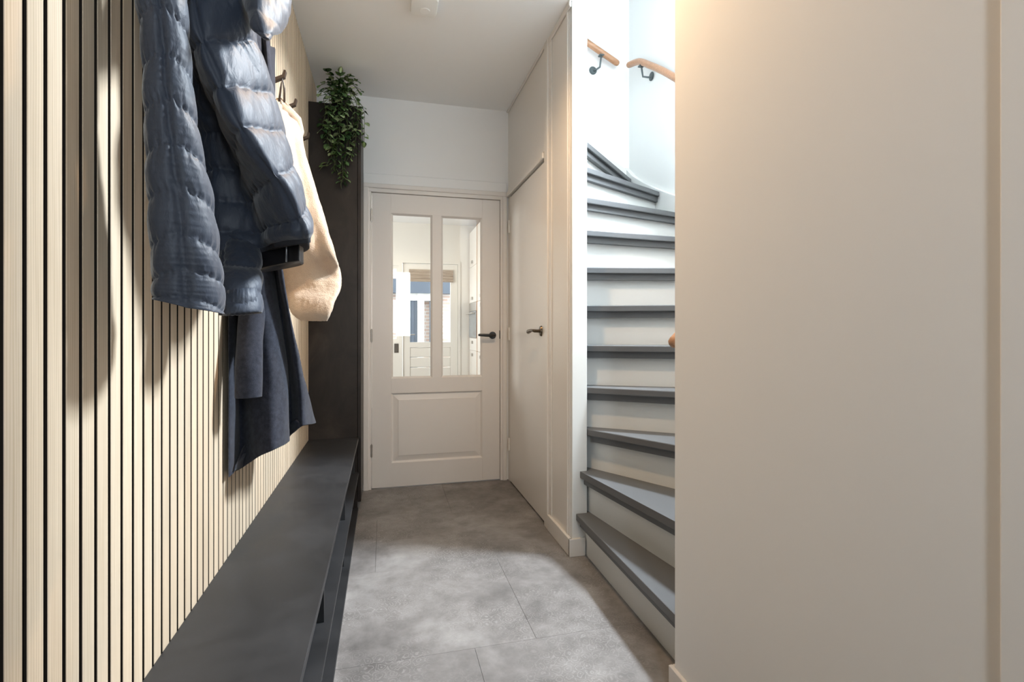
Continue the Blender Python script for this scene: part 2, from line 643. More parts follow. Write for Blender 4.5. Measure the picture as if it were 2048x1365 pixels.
struct('wall_landing', box(-2.6, -2.5, YN - 0.1, YF, ZC + 0.15, 5.0).box(-2.5, 0.95, YN - 0.1, YN, ZC + 0.15, 5.0).box(-2.5, -0.53, YF, YF + 0.1, ZC + 0.15, 5.0), M_stairwhite, 'white wall closing the upstairs landing', 'wall')
struct('ceiling_landing', box(-2.6, 1.95, YN - 0.1, YF + 0.1, 5.0, 5.1), M_ceil, 'white ceiling above the upstairs landing', 'ceiling')

# baseboards and trims
mb = box(XN - 0.013, XN, 0.535, YN + 0.013, 0, 0.072, bevel=0.002).box(XN, 0.93, YN, YN + 0.013, 0, 0.072, bevel=0.002)
struct('baseboard_right', mb, M_door, 'low white skirting board along the near right wall', 'baseboard')
mb = box(XR - 0.016, XR, 2.275, 2.612, 0, 0.085, bevel=0.002).box(XR - 0.016, 0.94, 2.271, 2.287, 0, 0.085, bevel=0.002)
struct('baseboard_closet', mb, M_gloss, 'white skirting board at the foot of the closet wall corner', 'baseboard')
# near casing at the right picture edge
struct('trim_1', box(XN - 0.009, XN, -0.90, 0.522, 0, 2.3, bevel=0.003), M_wall, 'white door casing at the far right edge of the photo', 'casing')
# closet door casing strips
struct('trim_2', box(XR - 0.014, XR, 2.622, 2.676, 0.0, ZC, bevel=0.002).box(XR - 0.006, XR, 2.330, 2.352, 0.085, ZC, bevel=0.002).box(XR - 0.006, XR, 2.575, 2.622, 0.085, ZC, bevel=0.002),
       M_gloss, 'upright white moulding beside the closet door', 'moulding')
struct('trim_3', box(XR - 0.022, XR, CY0, YF - 0.03, CZ + 0.012, CZ + 0.045, bevel=0.004).box(XR - 0.012, XR, CY0, YF - 0.03, CZ + 0.045, CZ + 0.062, bevel=0.004),
       M_gloss, 'white moulding over the top of the closet door', 'moulding')
struct('trim_4', box(0.862, XR, 2.62, YF, ZC - 0.012, ZC, bevel=0.003).box(0.864, XR, 2.287, 2.62, ZC - 0.03, ZC, bevel=0.003), M_gloss, 'thin white cover strip where the closet wall meets the ceiling', 'moulding')
# kitchen door frame
mb = MB()
for x0, x1, z0, z1 in ((DX0 - 0.055, DX0 - 0.003, 0, DZ + 0.004), (DX1 + 0.003, DX1 + 0.05, 0, DZ + 0.004), (DX0 - 0.055, DX1 + 0.05, DZ + 0.004, DZ + 0.06)):
    mb.box(x0, x1, YF - 0.012, YF + 0.09, z0, z1, bevel=0.002)
mb.box(DX0 - 0.055, DX0 - 0.02, YF - 0.024, YF - 0.010, 0, DZ + 0.03, bevel=0.003)
mb.box(DX1 + 0.018, DX1 + 0.05, YF - 0.024, YF - 0.010, 0, DZ + 0.03, bevel=0.003)
mb.box(DX0 - 0.055, DX1 + 0.05, YF - 0.024, YF - 0.010, DZ + 0.03, DZ + 0.06, bevel=0.003)
struct('trim_5', mb, M_door, 'white painted frame around the glazed kitchen door', 'door frame')
struct('trim_6', box(DX0 - 0.055, DX1 + 0.05, YF - 0.012, YF, DZ + 0.06, DZ + 0.13, bevel=0.003), M_wall, 'plain white header board above the kitchen door frame', 'header')

# ------------------------------------------------------------------ glazed kitchen door
d1 = thing('door_1', 'white kitchen door with two tall glass panes over a raised panel', 'door', (DX0, YF, 0), kind='structure')
ya, yb = YF - 0.002, YF + 0.036
Z0 = 0.008
X1, X2, X3, X4 = 0.046, 0.326, 0.389, 0.682
box(DX0, X1, ya, yb, Z0, DZ, bevel=0.0012).build('stile', M_door, d1)
box(X4, DX1, ya, yb, Z0, DZ, bevel=0.0012).build('stile', M_door, d1)
box(X1, X4, ya, yb, 1.893, DZ, bevel=0.0008).build('top_rail', M_door, d1)
box(X1, X4, ya, yb, 0.652, 0.754, bevel=0.0008).build('middle_rail', M_door, d1)
box(X1, X4, ya, yb, Z0, 0.172, bevel=0.0008).build('bottom_rail', M_door, d1)
box(X2, X3, ya, yb, 0.754, 1.893, bevel=0.0008).build('mullion', M_door, d1)
for xa, xb in ((X1, X2), (X3, X4)):
    p = box(xa, xb, YF + 0.014, YF + 0.020, 0.754, 1.893).build('pane', M_glass, d1)
    mb = MB()
    w, z0, z1 = 0.012, 0.754, 1.893
    for poly, ax, a0, a1 in (([(xa, ya + 0.002), (xa + w, YF + 0.012), (xa, YF + 0.012)], 'z', z0, z1), ([(xb, ya + 0.002), (xb, YF + 0.012), (xb - w, YF + 0.012)], 'z', z0, z1)):
        mb.prism(poly, a0, a1)
    mb.prism_axis([(ya + 0.002, z1), (YF + 0.012, z1), (YF + 0.012, z1 - w)], 'x', xa, xb)
    mb.prism_axis([(ya + 0.002, z0), (YF + 0.012, z0 + w), (YF + 0.012, z0)], 'x', xa, xb)
    mb.build('glazing_bead', M_door, p)
# raised panel with sloped shoulders
b = bmesh.new()


def ringrect(x0, x1, z0, z1, y):
    return [b.verts.new(q) for q in ((x0, y, z0), (x1, y, z0), (x1, y, z1), (x0, y, z1))]


R_ = [ringrect(X1, X4, 0.172, 0.652, ya + 0.001), ringrect(X1 + 0.010, X4 - 0.010, 0.182, 0.642, YF + 0.011),
      ringrect(X1 + 0.014, X4 - 0.014, 0.186, 0.638, YF + 0.011), ringrect(X1 + 0.045, X4 - 0.045, 0.217, 0.607, YF + 0.004), ringrect(X1 + 0.048, X4 - 0.048, 0.220, 0.604, YF + 0.002)]
for q in range(len(R_) - 1):
    for k in range(4):
        b.faces.new((R_[q][k], R_[q][(k + 1) % 4], R_[q + 1][(k + 1) % 4], R_[q + 1][k]))
b.faces.new(R_[-1])
back = ringrect(X1, X4, 0.172, 0.652, yb - 0.004)
b.faces.new(back[::-1])
for k in range(4):
    b.faces.new((R_[0][k], back[k], back[(k + 1) % 4], R_[0][(k + 1) % 4]))
bmesh.ops.recalc_face_normals(b, faces=list(b.faces))
mb = MB()
mb._join(b)
mb.build('raised_panel', M_door, d1)


def hinge(parent, x, y, z, m, r=0.0065, h=0.085):
    mb = MB().disc((x, y, z), (0, 0, 1), r, h, 14)
    for dz in (-0.028, 0, 0.028):
        mb.disc((x, y, z + dz), (0, 0, 1), r * 1.15, 0.022, 14)
    mb.disc((x, y, z + h / 2), (0, 0, 1), r * 0.7, 0.008, 12).disc((x, y, z - h / 2), (0, 0, 1), r * 0.7, 0.008, 12)
    return mb.build('hinge', m, parent, 'auto')


for z in (1.87, 1.05, 0.265):
    hinge(d1, DX0 - 0.002, YF - 0.008, z, M_steel)
hd = MB().disc((0.757, YF - 0.007, 1.05), (0, 1, 0), 0.026, 0.009, 32, 0.002)
hd.tube([(0.757, YF - 0.01, 1.05), (0.757, YF - 0.045, 1.05)], 0.010, 14)
h = hd.build('handle', M_metalblack, d1, 'auto')
MB().tube([(0.766, YF - 0.045, 1.05), (0.745, YF - 0.049, 1.05), (0.70, YF - 0.050, 1.051), (0.655, YF - 0.048, 1.053), (0.645, YF - 0.046, 1.053)], [0.009, 0.0115, 0.0105, 0.009, 0.007], 14).build('lever', M_metalblack, h, True)
box(DX1 - 0.003, DX1 + 0.003, YF - 0.006, YF + 0.004, 1.025, 1.085).build('strike_plate', M_metalblack, d1)

# ------------------------------------------------------------------ flush closet door
d2 = thing('door_2', 'flush glossy white closet door with a bronze lever on the right', 'door', (XR, CY0, 0), kind='structure')
box(XR - 0.004, XR + 0.034, CY0, CY1, 0.012, CZ, bevel=0.0015).build('leaf', M_gloss, d2)
for z in (1.83, 1.06, 0.27):
    hinge(d2, XR - 0.009, CY1 + 0.005, z, M_gloss)
hy = 2.755
mb = MB()
b = bmesh.new()
bmesh.ops.create_cone(b, cap_ends=True, segments=28, radius1=1, radius2=0.85, depth=1)
for v in b.verts:
    v.co = Vector((XR - 0.009 - v.co.z * 0.010, hy + v.co.x * 0.020, 1.083 + v.co.y * 0.031))
mb._join(b)
mb.tube([(XR - 0.012, hy, 1.083), (XR - 0.045, hy, 1.083)], 0.009, 14)
h2 = mb.build('handle', M_bronze, d2, 'auto')
MB().tube([(XR - 0.046, hy - 0.008, 1.083), (XR - 0.050, hy + 0.012, 1.085), (XR - 0.050, hy + 0.035, 1.087), (XR - 0.050, hy + 0.060, 1.085), (XR - 0.052, hy + 0.085, 1.081), (XR - 0.052, hy + 0.108, 1.078), (XR - 0.052, hy + 0.120, 1.079)],
          [0.009, 0.008, 0.0075, 0.0095, 0.012, 0.0125, 0.008], 14).build('lever', M_bronze, h2, True)
struct('wall_closet_inside', box(0.9565, 0.9568, CY0 - 0.06, YF, 0, 2.0), M_wall, 'plain wall inside the closet under the stairs', 'wall')

# ------------------------------------------------------------------ front door behind the camera
d3 = thing('door_3', 'white front door with a narrow glass pane behind the viewer', 'door', (-0.3, -1.0, 0), kind='structure')
mb = MB()
for x0, x1, z0, z1 in ((-0.30, 0.18, 0.01, 2.1), (0.40, 0.70, 0.01, 2.1), (0.18, 0.40, 0.01, 0.99), (0.18, 0.40, 2.0, 2.1)):
    mb.box(x0, x1, -1.0, -0.95, z0, z1)
mb.build('leaf', M_door, d3)
box(0.18, 0.40, -0.98, -0.974, 0.99, 2.0).build('pane', M_glass, d3)
struct('wall_front', box(-0.53, -0.31, -1.02, -0.92, 0, ZC).box(0.71, 0.95, -1.02, -0.92, 0, ZC).box(-0.31, 0.71, -1.02, -0.92, 2.11, ZC), M_wall, 'white wall around the front door', 'wall')

# ------------------------------------------------------------------ winding staircase
NOSE = {1: ((.896, 2.277), (.876, 1.40)), 2: ((.916, 2.295), (1.006, 1.607)), 3: ((.943, 2.309), (1.18, 1.885)), 4: ((.952, 2.300), (1.283, 2.048)),
        5: ((.975, 2.352), (1.355, 2.150)), 6: ((1.022, 2.420), (1.42, 2.250)), 7: ((1.033, 2.462), (1.486, 2.373)), 8: ((1.046, 2.493), (1.595, 2.547)),
        9: ((1.092, 2.60), (1.745, 2.787)), 10: ((1.135, 2.704), (1.80, 3.06)), 11: ((1.197, 2.853), (1.826, 3.488)),
        12: ((1.10, 2.95), (1.36, 3.55)), 13: ((0.90, 2.95), (0.90, 3.55)), 14: ((0.66, 2.95), (0.66, 3.55))}


def side(line, p, off=0.0):
    (ax, ay), (bx, by) = line
    dx, dy = bx - ax, by - ay
    l = math.hypot(dx, dy)
    return (-(dy) * (p[0] - ax) + dx * (p[1] - ay)) / l - off    # >0 on the upstairs side


def clip(poly, f):
    out = []
    for i in range(len(poly)):
        p, q = poly[i], poly[(i + 1) % len(poly)]
        fp, fq = f(p), f(q)
        if fp >= 0:
            out.append(p)
        if fp * fq < 0:
            t = fp / (fp - fq)
            out.append((p[0] + t * (q[0] - p[0]), p[1] + t * (q[1] - p[1])))
    return out


st = thing('staircase', 'winding staircase with white risers and dark grey treads', 'staircase', (0.95, 1.4, 0))
OV = 0.050
SX = 1.802
for k in range(1, 13):
    z = RISE * k
    if k <= 3:
        rect = [(0.85, YN + 0.004), (SX, YN + 0.004), (SX, 2.284), (0.85, 2.284)]
    elif k <= 11:
        rect = [(0.957, YN + 0.004), (SX, YN + 0.004), (SX, YF - 0.004), (0.957, YF - 0.004)]
    else:
        rect = [(0.957, 2.70), (SX, 2.70), (SX, YF - 0.035), (0.957, YF - 0.035)]
    L0, L1 = NOSE[k], NOSE[k + 1]

    def between(a, b_):
        poly = clip(rect, lambda p: side(L0, p, a))
        return clip(poly, lambda p: -side(L1, p, b_))
    # tread slab from its nosing to a little past the next riser
    poly = between(0.0, OV + 0.018)
    if len(poly) >= 3:
        mb = MB().prism(poly, z - 0.032, z)
        if k <= 3:
            keep = rect
            rect = [(0.957, 2.284), (1.30, 2.284), (1.30, 2.42), (0.957, 2.42)]
            poly = between(0.0, OV + 0.018)
            rect = keep
            if len(poly) >= 3:
                mb.prism(poly, z - 0.032, z)
        tr = mb.build('tread', M_tread, st)
        bv = tr.modifiers.new('bevel', 'BEVEL')
        bv.width = 0.004
        bv.segments = 2
        # moulding under the nosing
        rect0 = rect
        poly = clip(clip(rect, lambda p: side(L0, p, 0.020)), lambda p: -side(L0, p, OV + 0.002))
        poly = clip(poly, lambda p: -side(L1, p, OV)) if k < 11 else poly
        if len(poly) >= 3:
            MB().prism(poly, z - 0.064, z - 0.0315).build('nosing_moulding', M_tread, tr)
    # riser board
    if k >= 1:
        if k <= 3:
            rect = [(0.85, YN + 0.004), (SX, YN + 0.004), (SX, 2.2865), (0.85, 2.2865)]
            wedge = [(0.957, 2.2865), (1.30, 2.2865), (1.30, 2.42), (0.957, 2.42)]
        poly = clip(clip(rect, lambda p: side(L0, p, OV)), lambda p: -side(L0, p, OV + 0.018))
        mb = MB()
        if len(poly) >= 3:
            mb.prism(poly, z - RISE, z - 0.032)
        if k <= 3:
            poly = clip(clip(wedge, lambda p: side(L0, p, OV)), lambda p: -side(L0, p, OV + 0.018))
            if len(poly) >= 3:
                mb.prism(poly, z - RISE, z - 0.032)
        mb.build('riser', M_stairwhite, st)
# outer string on the right wall: a board that follows the flight
nos = [(2.20, 1.62), (2.55, 1.80), (2.87, 1.945), (3.10, 2.05), (3.30, 2.155), (3.45, 2.245), (YF - 0.004, 2.34)]
poly = [(y, z) for y, z in nos] + [(YF - 0.004, 1.2), (2.20, 0.9)]
MB().prism_axis(poly, 'x', SX + 0.001, WX - 0.001).build('string_board', M_stairwhite, st)
poly = [(0.96, 2.95), (1.30, 2.72), (1.55, 2.50), (1.70, 2.38), (SX, 2.32), (SX, 1.2), (0.96, 2.0)]
MB().prism_axis(poly, 'y', YF - 0.03, YF - 0.003).build('string_board', M_stairwhite, st)
# floor of the upstairs landing
struct('floor_landing', box(-2.5, 0.66, YN, YF, ZC + 0.15, ZC + 0.152), M_tread, 'grey painted landing at the top of the stairs', 'floor')


# handrails
def rail(label, pts, r, brackets, wall_axis):
    t = thing('handrail', label, 'handrail', pts[0], 'stairwell handrails')
    P = [Vector(p) for p in pts]
    fine = []
    for i in range(len(P) - 1):
        p0, p1, p2, p3 = P[max(i - 1, 0)], P[i], P[i + 1], P[min(i + 2, len(P) - 1)]
        for s in range(8):
            u = s / 8
            fine.append(0.5 * ((2 * p1) + (-p0 + p2) * u + (2 * p0 - 5 * p1 + 4 * p2 - p3) * u * u + (-p0 + 3 * p1 - 3 * p2 + p3) * u ** 3))
    fine.append(P[-1])
    a = (fine[0] - fine[1]).normalized()
    c = (fine[-1] - fine[-2]).normalized()
    pts2 = [fine[0] + a * r * 0.9, fine[0] + a * r * 0.6] + fine + [fine[-1] + c * r * 0.6, fine[-1] + c * r * 0.9]
    rs = [r * 0.45, r * 0.85] + [r] * len(fine) + [r * 0.85, r * 0.45]
    MB().tube(pts2, rs, 18).build('rail', M_rail, t, True)
    for top, wallp in brackets:
        top, wallp = Vector(top), Vector(wallp)
        nrm = Vector(wall_axis)
        mb = MB().disc(wallp - nrm * 0.004, nrm, 0.030, 0.007, 24, 0.002)
        mid = Vector((top.x, top.y, wallp.z)) * 0.85 + wallp * 0.15
        mb.tube([wallp, wallp * 0.6 + mid * 0.4 + Vector((0, 0, -0.004)), mid + Vector((0, 0, 0.004)), mid * 0.45 + top * 0.55, top], 0.0065, 10)
        mb.box(top.x - 0.018, top.x + 0.018, top.y - 0.018, top.y + 0.018, top.z - 0.004, top.z + 0.004)
        mb.build('bracket', M_iron, t, 'auto')
    return t


rail('straight wooden handrail climbing the far stairwell wall', [(0.55, YF - 0.07, 3.66), (1.20, YF - 0.07, 3.365), (1.469, YF - 0.07, 3.225), (1.70, YF - 0.07, 3.108)], 0.0225,
     [((1.575, YF - 0.07, 3.145), (1.535, YF - 0.004, 3.06)), ((0.8, YF - 0.07, 3.52), (0.8, YF - 0.004, 3.45))], (0, 1, 0))
rail('bent wooden handrail on the right stairwell wall', [(1.77, 3.43, 3.066), (1.77, 3.28, 3.012), (1.77, 3.13, 2.910), (1.77, 2.98, 2.80), (1.77, 2.827, 2.679), (1.77, 2.60, 2.49)], 0.0225,
     [((1.77, 3.25, 2.965), (WX - 0.004, 3.22, 2.885))], (1, 0, 0))
rail('rounded end of the lower wooden handrail behind the near wall', [(1.76, YN + 0.20, 1.85), (1.50, YN + 0.20, 1.58), (1.20, YN + 0.20, 1.26), (0.985, YN + 0.213, 1.048)], 0.0225,
     [((1.30, YN + 0.20, 1.33), (1.30, YN + 0.004, 1.25))], (0, -1, 0))

# ------------------------------------------------------------------ bench and tall cabinet
YB = 3.18
ZB = 0.44
bench = thing('bench', 'long low black hallway bench with open shoe compartments', 'bench', (-0.29, 2.0, 0))
box(XL + 0.001, -0.150, -0.90, YB - 0.001, ZB - 0.018, ZB, bevel=0.0015).build('seat', M_black, bench)
box(XL + 0.001, -0.150, -0.90, YB - 0.001, 0.218, 0.230, bevel=0.001).build('shelf', M_black, bench)
box(XL + 0.001, -0.152, -0.90, YB - 0.001, 0.0, 0.016, bevel=0.001).build('base_board', M_black, bench)
for yd in (3.154, 2.392, 1.572, 0.752, -0.06):
    box(XL + 0.002, -0.172, yd, yd + 0.012, 0.230, ZB - 0.018).build('divider', M_black, bench)
    box(XL + 0.002, -0.178, yd + 0.01, yd + 0.022, 0.016, 0.218).build('divider', M_black, bench)
box(XL + 0.001, XL + 0.007, -0.90, YB - 0.002, 0.016, ZB - 0.018).build('back_panel', M_black, bench)

cab = thing('tall_cabinet', 'tall narrow dark stained cabinet at the end of the bench', 'cabinet', (-0.29, 3.37, 0))
box(XL + 0.001, -0.158, YB, YB + 0.018, 0.0, 2.44, bevel=0.001).build('side_panel', M_tall, cab)
box(XL + 0.001, -0.158, YB + 0.018, YF - 0.025, 0.06, 2.44).build('body', M_tall, cab)
box(-0.156, -0.137, YB, YF - 0.026, 0.05, 2.437, bevel=0.0015).build('door', M_tall, cab)
box(XL + 0.001, -0.17, YB + 0.018, YF - 0.03, 0.0, 0.06).build('plinth', M_tall, cab)

# ------------------------------------------------------------------ coat hooks
hooks = [(1.36, 'coat hook hidden behind the puffer jacket near the camera'), (1.78, 'coat hook above the dark wool coat'), (2.16, 'coat hook that carries the cream fleece jacket'),
         (2.415, 'empty coat hook just beyond the cream fleece jacket'), (2.807, 'empty coat hook nearest the tall dark cabinet')]
HZ = 2.085
for y, lab in hooks:
    t = thing('coat_hook', lab, 'coat hook', (XL, y, HZ), 'brown coat hooks on the slat wall')
    box(XL, XL + 0.004, y - 0.011, y + 0.011, HZ - 0.03, HZ + 0.016, bevel=0.001).build('back_plate', M_hook, t)
    MB().prism_axis([(XL + 0.002, HZ - 0.010), (XL + 0.045, HZ + 0.012), (XL + 0.050, HZ + 0.032), (XL + 0.058, HZ + 0.030), (XL + 0.053, HZ + 0.004), (XL + 0.002, HZ - 0.024)], 'y', y - 0.011, y + 0.011).build('peg', M_hook, t)


# ------------------------------------------------------------------ garments
def catmull_closed(pts, n):
    """n points evenly by parameter on a closed Catmull-Rom curve through pts"""
    m = len(pts)
    out = []
    for k in range(n):
        t = k / n * m
        i = int(t)
        u = t - i
        p0, p1, p2, p3 = pts[(i - 1) % m], pts[i % m], pts[(i + 1) % m], pts[(i + 2) % m]
        out.append(0.5 * ((2 * p1) + (p2 - p0) * u + (2 * p0 - 5 * p1 + 4 * p2 - p3) * u * u + (3 * p1 - p0 - 3 * p2 + p3) * u ** 3))
    return out


def catmull_open(vals, t):
    m = len(vals)
    x = t * (m - 1)
    i = min(int(x), m - 2)
    u = x - i
    p0, p1, p2, p3 = vals[max(i - 1, 0)], vals[i], vals[i + 1], vals[min(i + 2, m - 1)]
    return 0.5 * ((2 * p1) + (p2 - p0) * u + (2 * p0 - 5 * p1 + 4 * p2 - p3) * u * u + (3 * p1 - p0 - 3 * p2 + p3) * u ** 3)


def cloth(keys, nu, nv, disp, turn_in=0.0, cap_top=True):
    """keys: closed control rings from top to bottom; disp(a, s, p) pushes the surface out along its normal;
    turn_in adds a hem that folds back up inside"""
    K = [[Vector(p) for p in ring] for ring in keys]
    m = len(K[0])
    P = []
    for j in range(nv + 1):
        s = j / nv
        P.append(catmull_closed([catmull_open([K[q][c] for q in range(len(K))], s) for c in range(m)], nu))
    Q = []
    for j in range(nv + 1):
        row = []
        c = sum(P[j], Vector()) / nu
        for k in range(nu):
            du = P[j][(k + 1) % nu] - P[j][(k - 1) % nu]
            dv = P[min(j + 1, nv)][k] - P[max(j - 1, 0)][k]
            n = du.cross(dv)
            if n.length > 1e-9:
                n.normalize()
            if n.dot(P[j][k] - c) < 0 and disp.get('flip', True):
                pass
            row.append(n)
        Q.append(row)
    # one global orientation
    j = nv // 2
    c = sum(P[j], Vector()) / nu
    sgn = 1 if sum(Q[j][k].dot(P[j][k] - c) for k in range(nu)) > 0 else -1
    f = disp['f']
    R = []
    for j in range(nv + 1):
        row = []
        for k in range(nu):
            p = P[j][k] + Q[j][k] * sgn * f(k / nu, j / nv, P[j][k])
            if p.x < XL + 0.004:
                p.x = XL + 0.004 + (p.x - XL - 0.004) * 0.02
            row.append(p)
        R.append(row)
    if turn_in > 0:
        c = sum(R[-1], Vector()) / nu
        R.append([c + (p - c) * 0.90 + Vector((0, 0, 0.0015)) for p in R[-1]])
        last = R[-1]
        R.append([c + (p - c) * 0.97 + Vector((0, 0, turn_in * 0.5)) for p in last])
        R.append([c + (p - c) * 0.85 + Vector((0, 0, turn_in)) for p in last])
    mb = MB()
    mb.grid(R, True, cap_top, True)
    return mb


def ring_around(c, r, n=12, squash=1.0, tilt=(0, 0)):
    c = Vector(c)
    out = []
    for k in range(n):
        a = 2 * PI * k / n
        dx, dy = r * math.cos(a), r * squash * math.sin(a)
        out.append((c.x + dx, c.y + dy, c.z + tilt[0] * dx + tilt[1] * dy))
    return out


def puff(phase):
    """0 at a stitched seam, 1 mid-baffle"""
    return abs(math.sin(PI * phase)) ** 0.36


SLEEVE_A = [((-0.365, 1.16, 1.925), 0.040), ((-0.358, 1.04, 1.880), 0.046), ((-0.352, 0.955, 1.775), 0.038), ((-0.348, 0.930, 1.69), 0.033), ((-0.345, 0.920, 1.618), 0.0316), ((-0.340, 0.924, 1.541), 0.0299), ((-0.335, 0.923, 1.460), 0.0310),
            ((-0.330, 0.931, 1.383), 0.0362), ((-0.325, 0.943, 1.305), 0.0426), ((-0.320, 0.949, 1.223), 0.0455), ((-0.318, 0.957, 1.166), 0.0482), ((-0.316, 0.953, 1.129), 0.0474)]
SLEEVE_B = [((-0.350, 1.40, 1.50), 0.036), ((-0.342, 1.385, 1.37), 0.038), ((-0.328, 1.315, 1.27), 0.040), ((-0.306, 1.212, 1.19), 0.041), ((-0.293, 1.168, 1.123), 0.039)]
BODY = [
    [(-0.405, 1.30, 2.06), (-0.400, 1.28, 2.06), (-0.395, 1.275, 2.06), (-0.365, 1.30, 2.06)],
    [(-0.400, 1.200, 1.97), (-0.385, 1.175, 1.965), (-0.360, 1.130, 1.95), (-0.310, 1.160, 1.96)],
    [(-0.395, 1.143, 1.851), (-0.370, 1.095, 1.821), (-0.345, 1.040, 1.786), (-0.285, 1.090, 1.833)],
    [(-0.390, 1.136, 1.748), (-0.370, 1.105, 1.731), (-0.335, 1.030, 1.689), (-0.275, 1.099, 1.743)],
    [(-0.390, 1.149, 1.675), (-0.365, 1.122, 1.664), (-0.320, 1.031, 1.619), (-0.260, 1.137, 1.687)],
    [(-0.390, 1.204, 1.626), (-0.360, 1.163, 1.610), (-0.298, 1.043, 1.559), (-0.245, 1.188, 1.636)],
    [(-0.390, 1.266, 1.572), (-0.355, 1.249, 1.569), (-0.272, 1.037, 1.490), (-0.230, 1.225, 1.572)],
    [(-0.388, 1.310, 1.509), (-0.340, 1.292, 1.507), (-0.243, 1.062, 1.436), (-0.212, 1.223, 1.494)],
    [(-0.385, 1.318, 1.418), (-0.320, 1.314, 1.424), (-0.204, 1.111, 1.381), (-0.190, 1.243, 1.421)],
    [(-0.380, 1.315, 1.314), (-0.295, 1.309, 1.332), (-0.178, 1.152, 1.322), (-0.172, 1.269, 1.349)],
    [(-0.376, 1.309, 1.278), (-0.285, 1.303, 1.302), (-0.173, 1.158, 1.301), (-0.168, 1.256, 1.321)],
    [(-0.374, 1.309, 1.257), (-0.282, 1.314, 1.285), (-0.172, 1.179, 1.288), (-0.168, 1.224, 1.297)]]

pj = thing('puffer_jacket', 'navy quilted puffer jacket hanging nearest the camera', 'jacket', (XL, 1.36, 1.2), 'coats on the slat wall')


def wrinkle(p, sc, amp):
    return (noise.noise(Vector((p.x * sc, p.y * sc, p.z * sc * 0.5))) + 0.5 * noise.noise(Vector((p.x * sc * 2.3 + 5, p.y * sc * 2.3, p.z * sc)))) * amp


def sleeve_disp(n_baf, front, amp, chev, z0=0.0):
    def f(a, s, p):
        d = abs(((a - front + 0.5) % 1.0) - 0.5) * 2          # 0 on the front seam, 1 opposite
        ph = s * n_baf - chev * d + z0
        q = puff(ph)
        seam = min(1.0, d / 0.10)
        lobe = min(1.0, d / 0.30) ** 0.6
        near = 1 - q
        crease = max(0.0, 1 - d / 0.075)
        pucker = 0.0016 * math.sin(s * 2 * PI * 70) * math.exp(-d / 0.16)
        w = wrinkle(p, 34, 0.0020) - 0.0055 * crease + pucker + near * 0.0034 * math.sin(a * 2 * PI * 22 + 3 * math.sin(s * 40))
        return amp * (q - 0.55) * (0.45 + 0.55 * lobe) - 0.0035 * (1 - lobe) + w
    return {'f': f}


def ring_keys(path, n=12, squash=1.15, end_tilt=(0, 0)):
    out = []
    for i, (c, r) in enumerate(path):
        out.append(ring_around(c, r, n, squash, end_tilt if i == len(path) - 1 else (0, 0)))
    return out


cloth(ring_keys(SLEEVE_A, 12, 1.25, (-0.25, 0.0)), 72, 190, sleeve_disp(12.5, 0.795, 0.0085, 0.85, 0.1), 0.05).build('sleeve', M_nylon, pj, True)
cloth(ring_keys(SLEEVE_B, 12, 1.15, (0.1, 0.0)), 56, 90, sleeve_disp(5.0, 0.60, 0.010, 0.1, 0.0), 0.05).build('sleeve', M_nylon, pj, True)


def body_ring(r):
    A, B, C, S = [Vector(p) for p in r]
    top = r[0][2] > 1.9
    back_y = max(S.y + 0.10, 1.38) if not top else S.y + 0.05
    CS = C * 0.45 + S * 0.55 + Vector((0.010, -0.012, 0))
    BC = B * 0.5 + C * 0.5 + Vector((-0.012, -0.012, 0))
    return [Vector((-0.428, A.y + 0.05, A.z)), A, B, BC, C, CS, S, Vector((S.x - 0.035, back_y, S.z)), Vector((-0.36, back_y + 0.05, A.z)), Vector((-0.428, back_y + 0.02, A.z))]


NB = 10


def body_f(a, s, p):
    z = p.z
    ph = (1.69 - z + 0.068 * max(0.0, min(1.0, (a - 0.4) / 0.2))) / 0.074
    q = puff(ph)
    ridge = abs(a - 0.4) / 0.02
    seam = min(1.0, ridge)
    near = 1 - q
    w = wrinkle(p, 26, 0.004) + near * 0.0048 * math.sin(a * 2 * PI * 34 + 4 * math.sin(z * 30))
    edge = 1.0 if s < 0.93 else max(0.0, (1 - s) / 0.07)
    return (0.013 * (q - 0.5) * (0.4 + 0.6 * seam) - 0.0055 * (1 - seam)) * edge + w * (0.4 + 0.6 * edge)


body = cloth([body_ring(r) for r in BODY], 120, 200, {'f': body_f}, 0.05).build('body', M_nylon, pj, True)
# hem binding
hemrows = []
for ring, dz in ((BODY[-1], 0.006), (BODY[-1], -0.010)):
    hemrows.append([p + Vector((0, 0, dz)) for p in catmull_closed(body_ring(ring), 90)])
c0 = sum(hemrows[0], Vector()) / 90
R2 = [[c0 + (p - c0) * 1.012 + Vector((0, 0, (p - c0).z * 0)) for p in row] for row in hemrows]
for row in R2:
    for p in row:
        p.x = max(p.x, XL + 0.003)
R2.append([p * 1.0 - (p - c0) * 0.06 for p in R2[-1]])
MB().grid(R2, True, False, True).build('hem_binding', M_binding, body, True)
# satin lining that shows under the hem
lin = [(-0.31, 1.345), (-0.25, 1.29), (-0.195, 1.245), (-0.19, 1.26), (-0.20, 1.33), (-0.30, 1.40)]
LR = []
for dz in (0.03, 0.0, -0.022, -0.034):
    LR.append([Vector((x, y, 1.283 + (x + 0.19) * 0.12 + dz)) for x, y in lin])
lo = cloth(LR, 40, 10, {'f': lambda a, s, p: wrinkle(p, 40, 0.002)}).build('lining', M_lining, pj, True)
MB().tube([(-0.2195, 1.259, 1.305), (-0.2195, 1.259, 1.247)], 0.0022, 8).build('zip', M_zip, lo, True)
